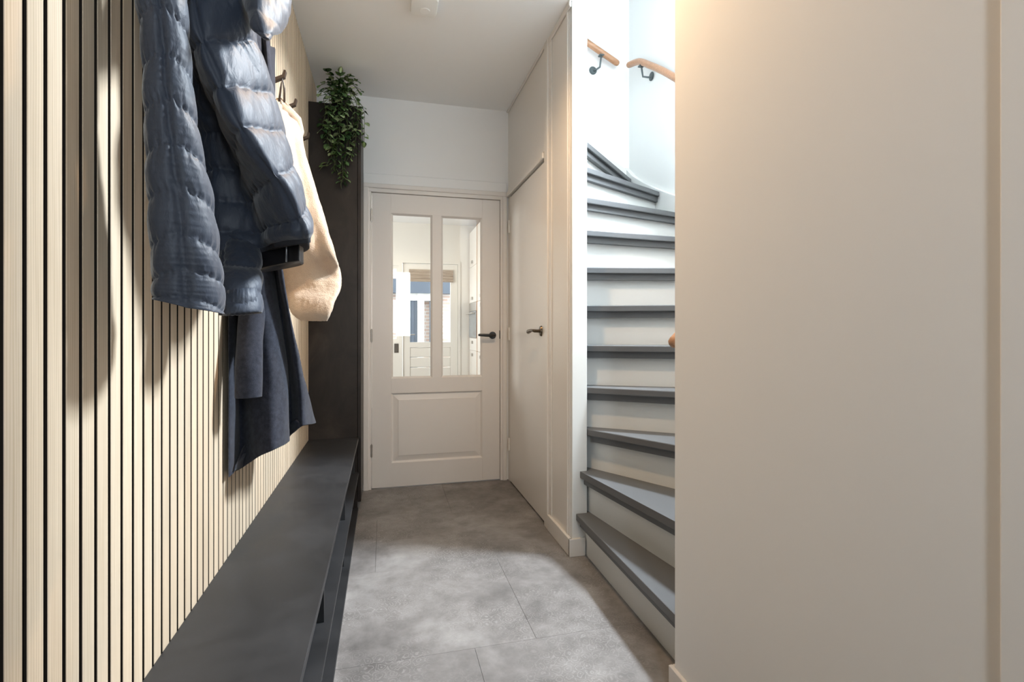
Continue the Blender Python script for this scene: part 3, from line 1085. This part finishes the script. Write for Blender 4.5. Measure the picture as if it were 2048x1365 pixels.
# hood hanging out at the top
hood = [[(-0.37, 1.20, 1.96), (-0.33, 1.12, 1.96), (-0.28, 1.10, 1.96), (-0.27, 1.18, 1.96), (-0.30, 1.25, 1.96), (-0.36, 1.26, 1.96)],
        [(-0.30, 1.12, 1.86), (-0.26, 1.06, 1.85), (-0.21, 1.07, 1.84), (-0.195, 1.13, 1.84), (-0.23, 1.20, 1.85), (-0.29, 1.19, 1.86)],
        [(-0.262, 1.07, 1.76), (-0.235, 1.02, 1.755), (-0.20, 1.04, 1.74), (-0.185, 1.09, 1.74), (-0.20, 1.14, 1.75), (-0.245, 1.13, 1.76)],
        [(-0.246, 1.02, 1.685), (-0.225, 0.985, 1.68), (-0.205, 1.00, 1.675), (-0.192, 1.045, 1.68), (-0.20, 1.09, 1.685), (-0.23, 1.08, 1.69)],
        [(-0.228, 0.98, 1.628), (-0.215, 0.965, 1.625), (-0.205, 0.965, 1.622), (-0.195, 0.985, 1.63), (-0.198, 1.01, 1.635), (-0.215, 1.01, 1.635)],
        [(-0.207, 0.960, 1.600), (-0.204, 0.957, 1.599), (-0.200, 0.955, 1.598), (-0.197, 0.960, 1.600), (-0.198, 0.967, 1.602), (-0.203, 0.968, 1.602)]]
cloth(hood, 60, 80, {'f': lambda a, s, p: 0.006 * (puff(s * 4.5) - 0.5) * (1 - s * 0.6) + wrinkle(p, 30, 0.0035)}).build('hood', M_nylon, pj, True)
MB().tube([(-0.40, 1.36, 2.02), (-0.392, 1.36, 2.085), (-0.385, 1.355, 2.10), (-0.378, 1.34, 2.085), (-0.38, 1.32, 2.02)], 0.003, 8).build('hanging_loop', M_binding, pj, True)

# cream fleece jacket
FLEECE = [
    [(-0.415, 2.171, 2.011), (-0.400, 2.179, 2.016)], [(-0.415, 2.161, 1.985), (-0.372, 2.25, 2.005)], [(-0.415, 2.142, 1.928), (-0.350, 2.300, 1.965)], [(-0.412, 2.082, 1.774), (-0.310, 2.216, 1.815)],
    [(-0.408, 2.061, 1.579), (-0.250, 2.149, 1.600)], [(-0.400, 2.111, 1.399), (-0.190, 2.074, 1.401)], [(-0.392, 2.145, 1.316), (-0.167, 2.111, 1.319)], [(-0.382, 2.150, 1.258), (-0.165, 2.062, 1.255)],
    [(-0.365, 2.105, 1.210), (-0.178, 2.00, 1.203)], [(-0.335, 2.054, 1.156), (-0.192, 1.965, 1.154)], [(-0.300, 2.042, 1.124), (-0.205, 1.970, 1.123)]]
fj = thing('fleece_jacket', 'cream teddy fleece jacket hanging beyond the puffer jacket', 'jacket', (XL, 2.16, 1.12), 'coats on the slat wall')
FK = []
for i, (a, c) in enumerate(FLEECE):
    a, c = Vector(a), Vector(c)
    w = (c - a).length
    m1 = a * 0.65 + c * 0.35 + Vector((0.0, -0.10 * w, 0))
    m2 = a * 0.3 + c * 0.7 + Vector((0.0, -0.12 * w, 0))
    dep = 0.03 + 0.6 * w if i > 0 else 0.03
    dep = min(dep, 0.20)
    FK.append([a, m1, m2, c, c + Vector((-0.2 * w, dep, 0)), c * 0.4 + a * 0.6 + Vector((-0.01, dep * 1.15, 0)), a + Vector((-0.01, dep * 0.6, 0))])


def fleece_f(a, s, p):
    fold = 0.010 * math.exp(-((a - 0.30) / 0.05) ** 2) * math.sin(min(1, s * 1.4) * PI)
    return wrinkle(p, 11, 0.006) + wrinkle(p, 90, 0.0016) - fold * 1.2


cloth(FK, 90, 170, {'f': fleece_f}, 0.03).build('body', M_fleece, fj, True)
# second sleeve end bulging out on the right
SL = [((-0.36, 2.26, 1.72), 0.030), ((-0.34, 2.27, 1.50), 0.044), ((-0.33, 2.28, 1.38), 0.046), ((-0.33, 2.28, 1.30), 0.044), ((-0.33, 2.28, 1.26), 0.036)]
cloth(ring_keys(SL, 10, 1.1), 48, 60, {'f': lambda a, s, p: wrinkle(p, 16, 0.005) + wrinkle(p, 90, 0.0015)}, 0.02).build('sleeve', M_fleece, fj, True)
# turned collar ring
col = [(-0.405, 2.19, 1.985), (-0.385, 2.24, 1.992), (-0.360, 2.285, 1.975), (-0.352, 2.305, 1.935), (-0.360, 2.30, 1.895), (-0.375, 2.285, 1.885)]
MB().tube(col, [0.014, 0.020, 0.022, 0.021, 0.018, 0.010], 16).build('collar', M_fleece, fj, True)
MB().tube([(-0.405, 2.172, 2.00), (-0.398, 2.164, 2.05), (-0.392, 2.160, 2.088), (-0.386, 2.168, 2.05), (-0.388, 2.18, 2.00)], 0.004, 8).build('hanging_loop', M_hook, fj, True)

# dark wool coat
COAT = [
    [(-0.425, 1.74, 2.05), (-0.42, 1.74, 2.05), (-0.42, 1.745, 2.05), (-0.41, 1.745, 2.05), (-0.40, 1.75, 2.05), (-0.395, 1.76, 2.05), (-0.395, 1.77, 2.05), (-0.39, 1.78, 2.05), (-0.385, 1.79, 2.05)],
    [(-0.425, 1.635, 1.941), (-0.415, 1.627, 1.938), (-0.420, 1.668, 1.960), (-0.390, 1.590, 1.921), (-0.370, 1.600, 1.930), (-0.355, 1.622, 1.944), (-0.355, 1.647, 1.958), (-0.340, 1.628, 1.949), (-0.335, 1.657, 1.966)],
    [(-0.425, 1.595, 1.462), (-0.415, 1.597, 1.463), (-0.420, 1.657, 1.478), (-0.385, 1.570, 1.458), (-0.350, 1.541, 1.453), (-0.330, 1.580, 1.464), (-0.332, 1.622, 1.474), (-0.310, 1.566, 1.462), (-0.300, 1.562, 1.461)],
    [(-0.425, 1.586, 1.260), (-0.413, 1.589, 1.261), (-0.420, 1.657, 1.269), (-0.380, 1.571, 1.260), (-0.340, 1.554, 1.259), (-0.318, 1.607, 1.266), (-0.320, 1.652, 1.271), (-0.295, 1.578, 1.263), (-0.288, 1.583, 1.264)],
    [(-0.425, 1.576, 1.118), (-0.412, 1.580, 1.118), (-0.420, 1.657, 1.120), (-0.375, 1.593, 1.119), (-0.330, 1.580, 1.119), (-0.305, 1.639, 1.120), (-0.310, 1.704, 1.121), (-0.280, 1.623, 1.120), (-0.270, 1.629, 1.120)],
    [(-0.425, 1.576, 0.977), (-0.412, 1.580, 0.977), (-0.420, 1.657, 0.971), (-0.368, 1.609, 0.974), (-0.320, 1.603, 0.973), (-0.292, 1.676, 0.967), (-0.300, 1.756, 0.961), (-0.265, 1.677, 0.966), (-0.250, 1.703, 0.964)],
    [(-0.425, 1.576, 0.892), (-0.412, 1.580, 0.891), (-0.420, 1.668, 0.880), (-0.366, 1.618, 0.885), (-0.317, 1.609, 0.884), (-0.288, 1.678, 0.874), (-0.298, 1.771, 0.862), (-0.255, 1.707, 0.869), (-0.238, 1.779, 0.859)],
    [(-0.425, 1.576, 0.684), (-0.412, 1.580, 0.687), (-0.420, 1.679, 0.670), (-0.364, 1.621, 0.713), (-0.314, 1.587, 0.740), (-0.285, 1.660, 0.745), (-0.296, 1.768, 0.745), (-0.248, 1.699, 0.788), (-0.228, 1.836, 0.771)]]
wc = thing('wool_coat', 'long dark navy wool coat hanging behind the puffer jacket', 'coat', (XL, 1.78, 0.7), 'coats on the slat wall')
CK = []
for r in COAT:
    r = [Vector(p) for p in r]
    i = r[-1]
    CK.append(r + [Vector((i.x - 0.03, i.y + 0.06, i.z)), Vector((-0.36, max(1.86, i.y + 0.07), i.z)), Vector((-0.428, max(1.84, i.y + 0.05), i.z))])
cloth(CK, 140, 130, {'f': lambda a, s, p: wrinkle(p, 13, 0.0035)}, 0.03).build('body', M_wool, wc, True)
WS = [((-0.375, 1.625, 1.30), 0.034), ((-0.370, 1.600, 1.235), 0.035), ((-0.366, 1.570, 1.118), 0.035), ((-0.362, 1.527, 1.008), 0.034), ((-0.360, 1.515, 0.945), 0.033), ((-0.360, 1.513, 0.906), 0.033)]
cloth(ring_keys(WS, 10, 1.0), 44, 50, {'f': lambda a, s, p: wrinkle(p, 14, 0.003)}, 0.03).build('sleeve', M_wool, wc, True)
MB().tube([(-0.405, 1.77, 2.03), (-0.395, 1.775, 2.07), (-0.388, 1.78, 2.088), (-0.382, 1.79, 2.07), (-0.39, 1.795, 2.03)], 0.003, 8).build('hanging_loop', M_binding, wc, True)

# ------------------------------------------------------------------ trailing plant on the cabinet
random.seed(11)
plant = thing('trailing_plant', 'green trailing plant spilling over the top of the dark cabinet', 'plant', (-0.26, 3.26, 2.44))
pot = [Vector((-0.26, 3.26, 0))]
prof = [(0.040, 2.4405), (0.045, 2.4405), (0.056, 2.515), (0.058, 2.52), (0.052, 2.52), (0.050, 2.505)]
MB().grid([[Vector((-0.26 + r * math.cos(2 * PI * k / 24), 3.26 + r * math.sin(2 * PI * k / 24), z)) for k in range(24)] for r, z in prof], True, True, True).build('pot', M_pot, plant, 'auto')
# one leaf mesh, along +Y, slightly cupped
b = bmesh.new()
NL = 6
prev = None
for i in range(NL + 1):
    t = i / NL
    w = 0.50 * math.sin(PI * min(1, t * 0.92 + 0.05)) ** 0.8 * (1 - 0.35 * t) if 0 < i < NL else 0.015
    y = t
    zc = -0.22 * t * t
    row = [b.verts.new((-w, y, zc + 0.16 * w)), b.verts.new((0, y, zc)), b.verts.new((w, y, zc + 0.16 * w))]
    if prev:
        for q in range(2):
            b.faces.new((prev[q], prev[q + 1], row[q + 1], row[q]))
    prev = row
bmesh.ops.solidify(b, geom=list(b.faces), thickness=0.02)
leaf_me = bpy.data.meshes.new('leaf')
b.to_mesh(leaf_me)
b.free()
leaf_me.materials.append(M_leaf)
for p in leaf_me.polygons:
    p.use_smooth = True
nleaf = 0


def leaf(pos, direction, size, roll):
    global nleaf
    o = bpy.data.objects.new('leaf', leaf_me)
    COL.objects.link(o)
    o.parent = plant
    o.matrix_parent_inverse = Matrix.Translation(-plant.location)
    d = Vector(direction).normalized()
    q = d.to_track_quat('Y', 'Z')
    o.rotation_mode = 'QUATERNION'
    from mathutils import Quaternion
    o.rotation_quaternion = Quaternion(d, roll) @ q
    o.location = pos
    o.scale = (size, size, size)
    nleaf += 1


def vine(pts, step=0.024, size=0.040, start=0.0, spread=1.0):
    P = [Vector(p) for p in pts]
    fine = [catmull_open(P, i / 40) for i in range(41)]
    MB().tube(fine, 0.0016, 6).build('stem', M_stem, plant, True)
    acc = 0
    sidep = 1
    total = 0
    for i in range(1, 41):
        seg = fine[i] - fine[i - 1]
        acc += seg.length
        total += seg.length
        if acc > step and i / 40 >= start:
            acc = 0
            t = seg.normalized()
            for _ in range(2 if random.random() < 0.45 else 1):
                sidep = -sidep
                out = Vector((sidep * (0.75 + 0.3 * random.random()), -0.55 - 0.5 * random.random(), -0.15 + 0.4 * random.random())) * spread + t * 0.75
                leaf(fine[i] + out.normalized() * 0.004, out, size * (0.8 + 0.4 * random.random()), random.uniform(-0.6, 0.6))
    leaf(fine[-1], fine[-1] - fine[-2], size, 0)


S0 = (-0.26, 3.24, 2.51)
FY = YB - 0.02
# hanging vines in front of the cabinet
for x, zend, wob in ((-0.345, 2.22, 0.012), (-0.315, 2.16, 0.02), (-0.30, 2.06, -0.02), (-0.27, 2.02, 0.015), (-0.245, 1.965, -0.012), (-0.225, 1.99, 0.014), (-0.205, 2.10, -0.01), (-0.185, 2.20, 0.012), (-0.165, 2.14, 0.01), (-0.150, 2.26, 0.0), (-0.26, 2.18, 0.02), (-0.22, 2.24, -0.015)):
    y = FY - random.uniform(0.0, 0.025)
    zt = 2.48 + random.uniform(0, 0.05)
    dx = x
    vine([S0, ((dx + S0[0]) / 2, 3.21, zt + 0.02), (dx, y, 2.45), (dx + wob, y - 0.004, (2.44 + zend) / 2 + 0.05), (dx - wob * 0.6, y, zend + 0.06), (dx + (-0.245 - dx) * 0.25, y, zend)], 0.027, 0.041, 0.12)
vine([S0, (-0.30, 3.2, 2.47), (-0.31, FY - 0.01, 2.30), (-0.30, FY, 2.14), (-0.325, FY, 2.075), (-0.345, FY - 0.005, 2.055)], 0.026, 0.042, 0.2)
vine([S0, (-0.16, 3.25, 2.50), (-0.122, 3.25, 2.44), (-0.120, 3.25, 2.33), (-0.121, 3.24, 2.25)], 0.026, 0.036, 0.3)
# upright and arching vines over the top
for tip, mid in (((-0.258, 3.22, 2.645), (-0.262, 3.23, 2.60)), ((-0.325, 3.16, 2.615), (-0.30, 3.2, 2.60)), ((-0.36, 3.14, 2.525), (-0.33, 3.18, 2.56)), ((-0.365, 3.15, 2.48), (-0.34, 3.2, 2.53)),
                 ((-0.20, 3.17, 2.61), (-0.23, 3.2, 2.61)), ((-0.16, 3.15, 2.575), (-0.20, 3.2, 2.60)), ((-0.15, 3.14, 2.515), (-0.19, 3.18, 2.57)), ((-0.165, 3.16, 2.48), (-0.20, 3.2, 2.53)),
                 ((-0.29, 3.15, 2.50), (-0.28, 3.2, 2.55)), ((-0.23, 3.15, 2.50), (-0.24, 3.2, 2.55)), ((-0.31, 3.17, 2.57), (-0.29, 3.2, 2.57))):
    vine([S0, tuple((a + c) / 2 + (0.0, 0.0, 0.012)[i] for i, (a, c) in enumerate(zip(S0, mid))), mid, tip], 0.028, 0.039, 0.35, 0.9)

# ------------------------------------------------------------------ smoke alarm and ceiling spotlight
sm = thing('smoke_alarm', 'white rounded square smoke alarm on the ceiling', 'smoke alarm', (0.185, 2.475, ZC))


def rrect(cx, cy, w, h, r, z, n=6):
    out = []
    for qx, qy, a0 in ((1, 1, 0), (-1, 1, 90), (-1, -1, 180), (1, -1, 270)):
        for k in range(n + 1):
            a = math.radians(a0 + 90 * k / n)
            out.append(Vector((cx + qx * (w / 2 - r) + r * math.cos(a), cy + qy * (h / 2 - r) + r * math.sin(a), z)))
    return out


MB().grid([rrect(0.187, 2.470, 0.128, 0.150, 0.022, ZC), rrect(0.187, 2.470, 0.130, 0.152, 0.022, ZC - 0.018), rrect(0.187, 2.470, 0.122, 0.144, 0.022, ZC - 0.030), rrect(0.187, 2.470, 0.100, 0.122, 0.025, ZC - 0.033)], True, True, True).build('housing', M_plastic, sm, 'auto')
MB().disc((0.192, 2.490, ZC - 0.034), (0, 0, 1), 0.024, 0.004, 28, 0.001).build('button', M_plastic, sm, 'auto')


def downlight(name, label, x, y, z, power, r=0.035, color=(1.0, 0.67, 0.38), blend=0.6, ang=150):
    t = thing(name, label, 'spotlight', (x, y, z))
    rings = [[Vector((x + q * math.cos(2 * PI * k / 32), y + q * math.sin(2 * PI * k / 32), zz)) for k in range(32)] for q, zz in ((r * 1.35, z), (r * 1.32, z - 0.006), (r, z - 0.004), (r * 0.9, z - 0.001))]
    MB().grid(rings, True, False, False).build('trim_ring', M_steel, t, 'auto')
    MB().disc((x, y, z - 0.0015), (0, 0, 1), r * 0.88, 0.001).build('lens', M_bulb, t)
    d = bpy.data.lights.new(name + '_light', 'SPOT')
    d.energy = power
    d.color = color
    d.spot_size = math.radians(ang)
    d.spot_blend = blend
    d.shadow_soft_size = r
    o = bpy.data.objects.new(name + '_light', d)
    o.location = (x, y, z - 0.015)
    COL.objects.link(o)
    return t


downlight('ceiling_spotlight', 'recessed warm ceiling spotlight above the middle of the hallway', 0.34, 1.72, ZC, 42)

# ------------------------------------------------------------------ kitchen seen through the door panes
KY, KZ = 7.30, 2.61
mb = MB()
mb.box(-1.6, -0.25, KY, KY + 0.1, 0, KZ).box(-0.25, 0.195, KY, KY + 0.1, 0, 0.92).box(-0.25, 0.195, KY, KY + 0.1, 2.0, KZ).box(0.195, 0.215, KY, KY + 0.1, 0, KZ)
mb.box(0.215, 1.07, KY, KY + 0.1, 2.075, KZ).box(1.07, 1.95, KY, KY + 0.1, 0, KZ)
struct('wall_kitchen_back', mb, M_kitchenwall, 'cream kitchen back wall around the garden door', 'wall')
mb = MB().box(-1.6, -1.5, YF + 0.1, 4.75, 0, KZ).box(-1.6, -1.5, 6.25, KY, 0, KZ).box(-1.6, -1.5, 4.75, 6.25, 0, 0.9).box(-1.6, -1.5, 4.75, 6.25, 2.1, KZ)
struct('wall_kitchen_left', mb, M_kitchenwall, 'cream kitchen side wall with the added window opening', 'wall')
w2 = thing('window_added', 'added unseen kitchen side window for the kitchen light', 'window', (-1.55, 5.5, 0.9), kind='structure')  # unseen window, put in to go with the added kitchen lamp
box(-1.55, -1.545, 4.78, 6.22, 0.93, 2.07).build('pane', M_glass, w2)
MB().box(-1.57, -1.53, 4.75, 4.78, 0.9, 2.1).box(-1.57, -1.53, 6.22, 6.25, 0.9, 2.1).box(-1.57, -1.53, 4.75, 6.25, 0.9, 0.93).box(-1.57, -1.53, 4.75, 6.25, 2.07, 2.1).build('window_frame', M_gloss, w2)
struct('wall_kitchen_right', box(1.85, 1.95, YF + 0.1, KY, 0, KZ), M_kitchenwall, 'cream kitchen wall behind the cabinets', 'wall')
struct('wall_kitchen_front', box(-1.6, -0.53, YF, YF + 0.1, 0, KZ), M_kitchenwall, 'cream kitchen wall beside the hallway door', 'wall')
struct('ceiling_kitchen', box(-1.6, 1.95, YF + 0.1, KY + 0.1, KZ, KZ + 0.1), M_ceil, 'white kitchen ceiling beyond the glass', 'ceiling')
w3 = thing('window_3', 'narrow bright side window left of the garden door', 'window', (-0.03, KY, 0.92), kind='structure')
MB().box(-0.25, -0.21, KY + 0.02, KY + 0.07, 0.92, 2.0).box(0.165, 0.195, KY + 0.02, KY + 0.07, 0.92, 2.0).box(-0.21, 0.165, KY + 0.02, KY + 0.07, 0.92, 0.96).box(-0.21, 0.165, KY + 0.02, KY + 0.07, 1.96, 2.0).build('window_frame', M_kitchenwall, w3)
box(-0.21, 0.165, KY + 0.04, KY + 0.046, 0.96, 1.96).build('pane', M_glass, w3)
# garden door
gd = thing('door_4', 'cream garden door with a window over horizontal boards', 'door', (0.256, KY, 0), kind='structure')
mb = MB()
mb.box(0.215, 0.250, KY - 0.015, KY + 0.08, 0, 2.038).box(1.036, 1.07, KY - 0.015, KY + 0.08, 0, 2.038).box(0.215, 1.07, KY - 0.015, KY + 0.08, 2.038, 2.075)
mb.build('door_frame', M_kitchenwall, gd)
mb = MB()
mb.box(0.256, 0.353, KY + 0.01, KY + 0.055, 0.01, 2.03).box(0.929, 1.03, KY + 0.01, KY + 0.055, 0.01, 2.03).box(0.353, 0.929, KY + 0.01, KY + 0.055, 1.94, 2.03).box(0.353, 0.929, KY + 0.01, KY + 0.055, 0.84, 0.912).box(0.353, 0.929, KY + 0.01, KY + 0.055, 0.01, 0.12)
mb.build('leaf_frame', M_kitchenwall, gd)
for i in range(5):
    z0 = 0.12 + i * 0.144
    box(0.353, 0.929, KY + 0.018, KY + 0.05, z0 + 0.003, z0 + 0.141, bevel=0.006).build('board', M_kitchenwall, gd)
box(0.353, 0.929, KY + 0.03, KY + 0.036, 0.912, 1.94).build('pane', M_glass, gd)
gh = MB().disc((0.315, KY + 0.005, 1.02), (0, 1, 0), 0.02, 0.01).build('handle', M_steel, gd, 'auto')
MB().tube([(0.315, KY + 0.0, 1.02), (0.315, KY - 0.045, 1.02), (0.36, KY - 0.048, 1.02), (0.42, KY - 0.046, 1.022)], 0.008, 10).build('lever', M_steel, gh, True)
# roman blind
rb = thing('roman_blind', 'folded beige linen blind at the top of the garden door window', 'blind', (0.65, KY, 1.77))
for i in range(4):
    z0 = 1.775 + 0.043 * i
    yv = KY - 0.004
    MB().prism_axis([(yv, z0), (yv - 0.018 + 0.003 * i, z0 + 0.004), (yv - 0.022 + 0.003 * i, z0 + 0.02), (yv - 0.008, z0 + 0.046), (yv, z0 + 0.046)], 'x', 0.339, 0.965).build('fold', M_blind, rb)
sw = thing('switch_plate', 'dark square switch plate under the narrow side window', 'switch', (0.17, KY, 0.82))
box(0.135, 0.194, KY - 0.008, KY, 0.765, 0.895, bevel=0.002).build('plate', M_switch, sw)
box(0.145, 0.184, KY - 0.011, KY - 0.007, 0.785, 0.875, bevel=0.002).build('rocker', M_switch, sw)
downlight('kitchen_spotlight', 'small bright kitchen ceiling spotlight seen through the left pane', 0.24, 6.35, KZ, 10, 0.03, (1.0, 0.86, 0.68))
# tall kitchen units on the right
KX = 1.20


def tall_unit(name, label, y0, y1, segs):
    t = thing(name, label, 'kitchen cabinet', (KX, (y0 + y1) / 2, 0), 'tall kitchen cabinets')
    box(KX + 0.021, 1.80, y0, y1, 0.0, 2.5).build('carcass', M_orangewood, t)
    box(KX - 0.001, KX + 0.6, y0 - 0.017, y0 - 0.001, 0.0, 2.5).build('side_panel', M_orangewood, t)
    for kind, z0, z1 in segs:
        f = box(KX, KX + 0.02, y0 + 0.004, y1 - 0.012, z0 + 0.002, z1 - 0.002, bevel=0.002).build('door' if kind == 'door' else 'drawer', M_kitchen, t)
        zk = z0 + 0.06 if z0 > 1.2 else z1 - 0.06
        box(KX - 0.02, KX, y0 + 0.30, y0 + 0.35, zk - 0.02, zk + 0.02, bevel=0.002).build('knob', M_steel, f)
    return t


tall_unit('kitchen_cabinet', 'tall cream kitchen cabinet around the built-in oven', 6.665, 7.28, [('door', 1.47, 1.98), ('door', 1.98, 2.49), ('drawer', 0.80, 0.975), ('drawer', 0.46, 0.80), ('drawer', 0.10, 0.46)])
tall_unit('kitchen_cabinet', 'tall cream kitchen cabinet nearer the glass than the oven', 6.03, 6.645, [('door', 1.47, 2.49), ('door', 0.80, 1.47), ('drawer', 0.46, 0.80), ('drawer', 0.10, 0.46)])
ov = thing('oven', 'built-in oven with steel control panel and bar handle', 'oven', (KX, 6.97, 0.98))
box(KX - 0.006, KX + 0.0205, 6.69, 7.255, 1.352, 1.467, bevel=0.002).build('control_panel', M_steel, ov)
od = box(KX - 0.010, KX + 0.0205, 6.69, 7.255, 0.980, 1.348, bevel=0.003).build('oven_door', M_ovenglass, ov)
mb = MB().tube([(KX - 0.05, 6.72, 1.315), (KX - 0.05, 7.225, 1.315)], 0.009, 12)
for yy in (6.75, 7.195):
    mb.tube([(KX - 0.05, yy, 1.315), (KX - 0.008, yy, 1.315)], 0.006, 8)
mb.build('handle', M_steel, od, 'auto')

# ------------------------------------------------------------------ garden behind the kitchen
struct('floor_garden', box(-3, 4, KY + 0.1, 11.0, -0.1, -0.02), M_paving, 'pale garden paving outside the kitchen', 'ground')
sh = thing('garden_shed', 'dark slate garden shed doors with white posts outside the window', 'shed', (0.6, 9.3, 0))
for i in range(4):
    box(0.36 + 0.055 * i, 0.36 + 0.055 * i + 0.053, 9.30, 9.34, 0.05, 1.62, bevel=0.003).build('plank', M_shed, sh)
for i in range(3):
    box(0.80 + 0.055 * i, 0.80 + 0.055 * i + 0.053, 9.30, 9.34, 0.05, 1.62, bevel=0.003).build('plank', M_shed, sh)
box(0.58, 0.70, 9.26, 9.36, -0.02, 1.75).build('post', M_gloss, sh)
box(0.20, 0.355, 9.26, 9.36, -0.02, 1.75).build('post', M_gloss, sh)
box(0.0, 1.4, 9.20, 9.40, 1.75, 2.0).build('roof_edge', M_shed, sh)
box(0.2, 1.0, 9.28, 9.34, 1.62, 1.75).build('lintel', M_gloss, sh)
struct('wall_garden', box(-1.0, 3.0, 9.42, 9.52, -0.02, 2.3), M_brick, 'pale brick garden wall beside the shed', 'wall')
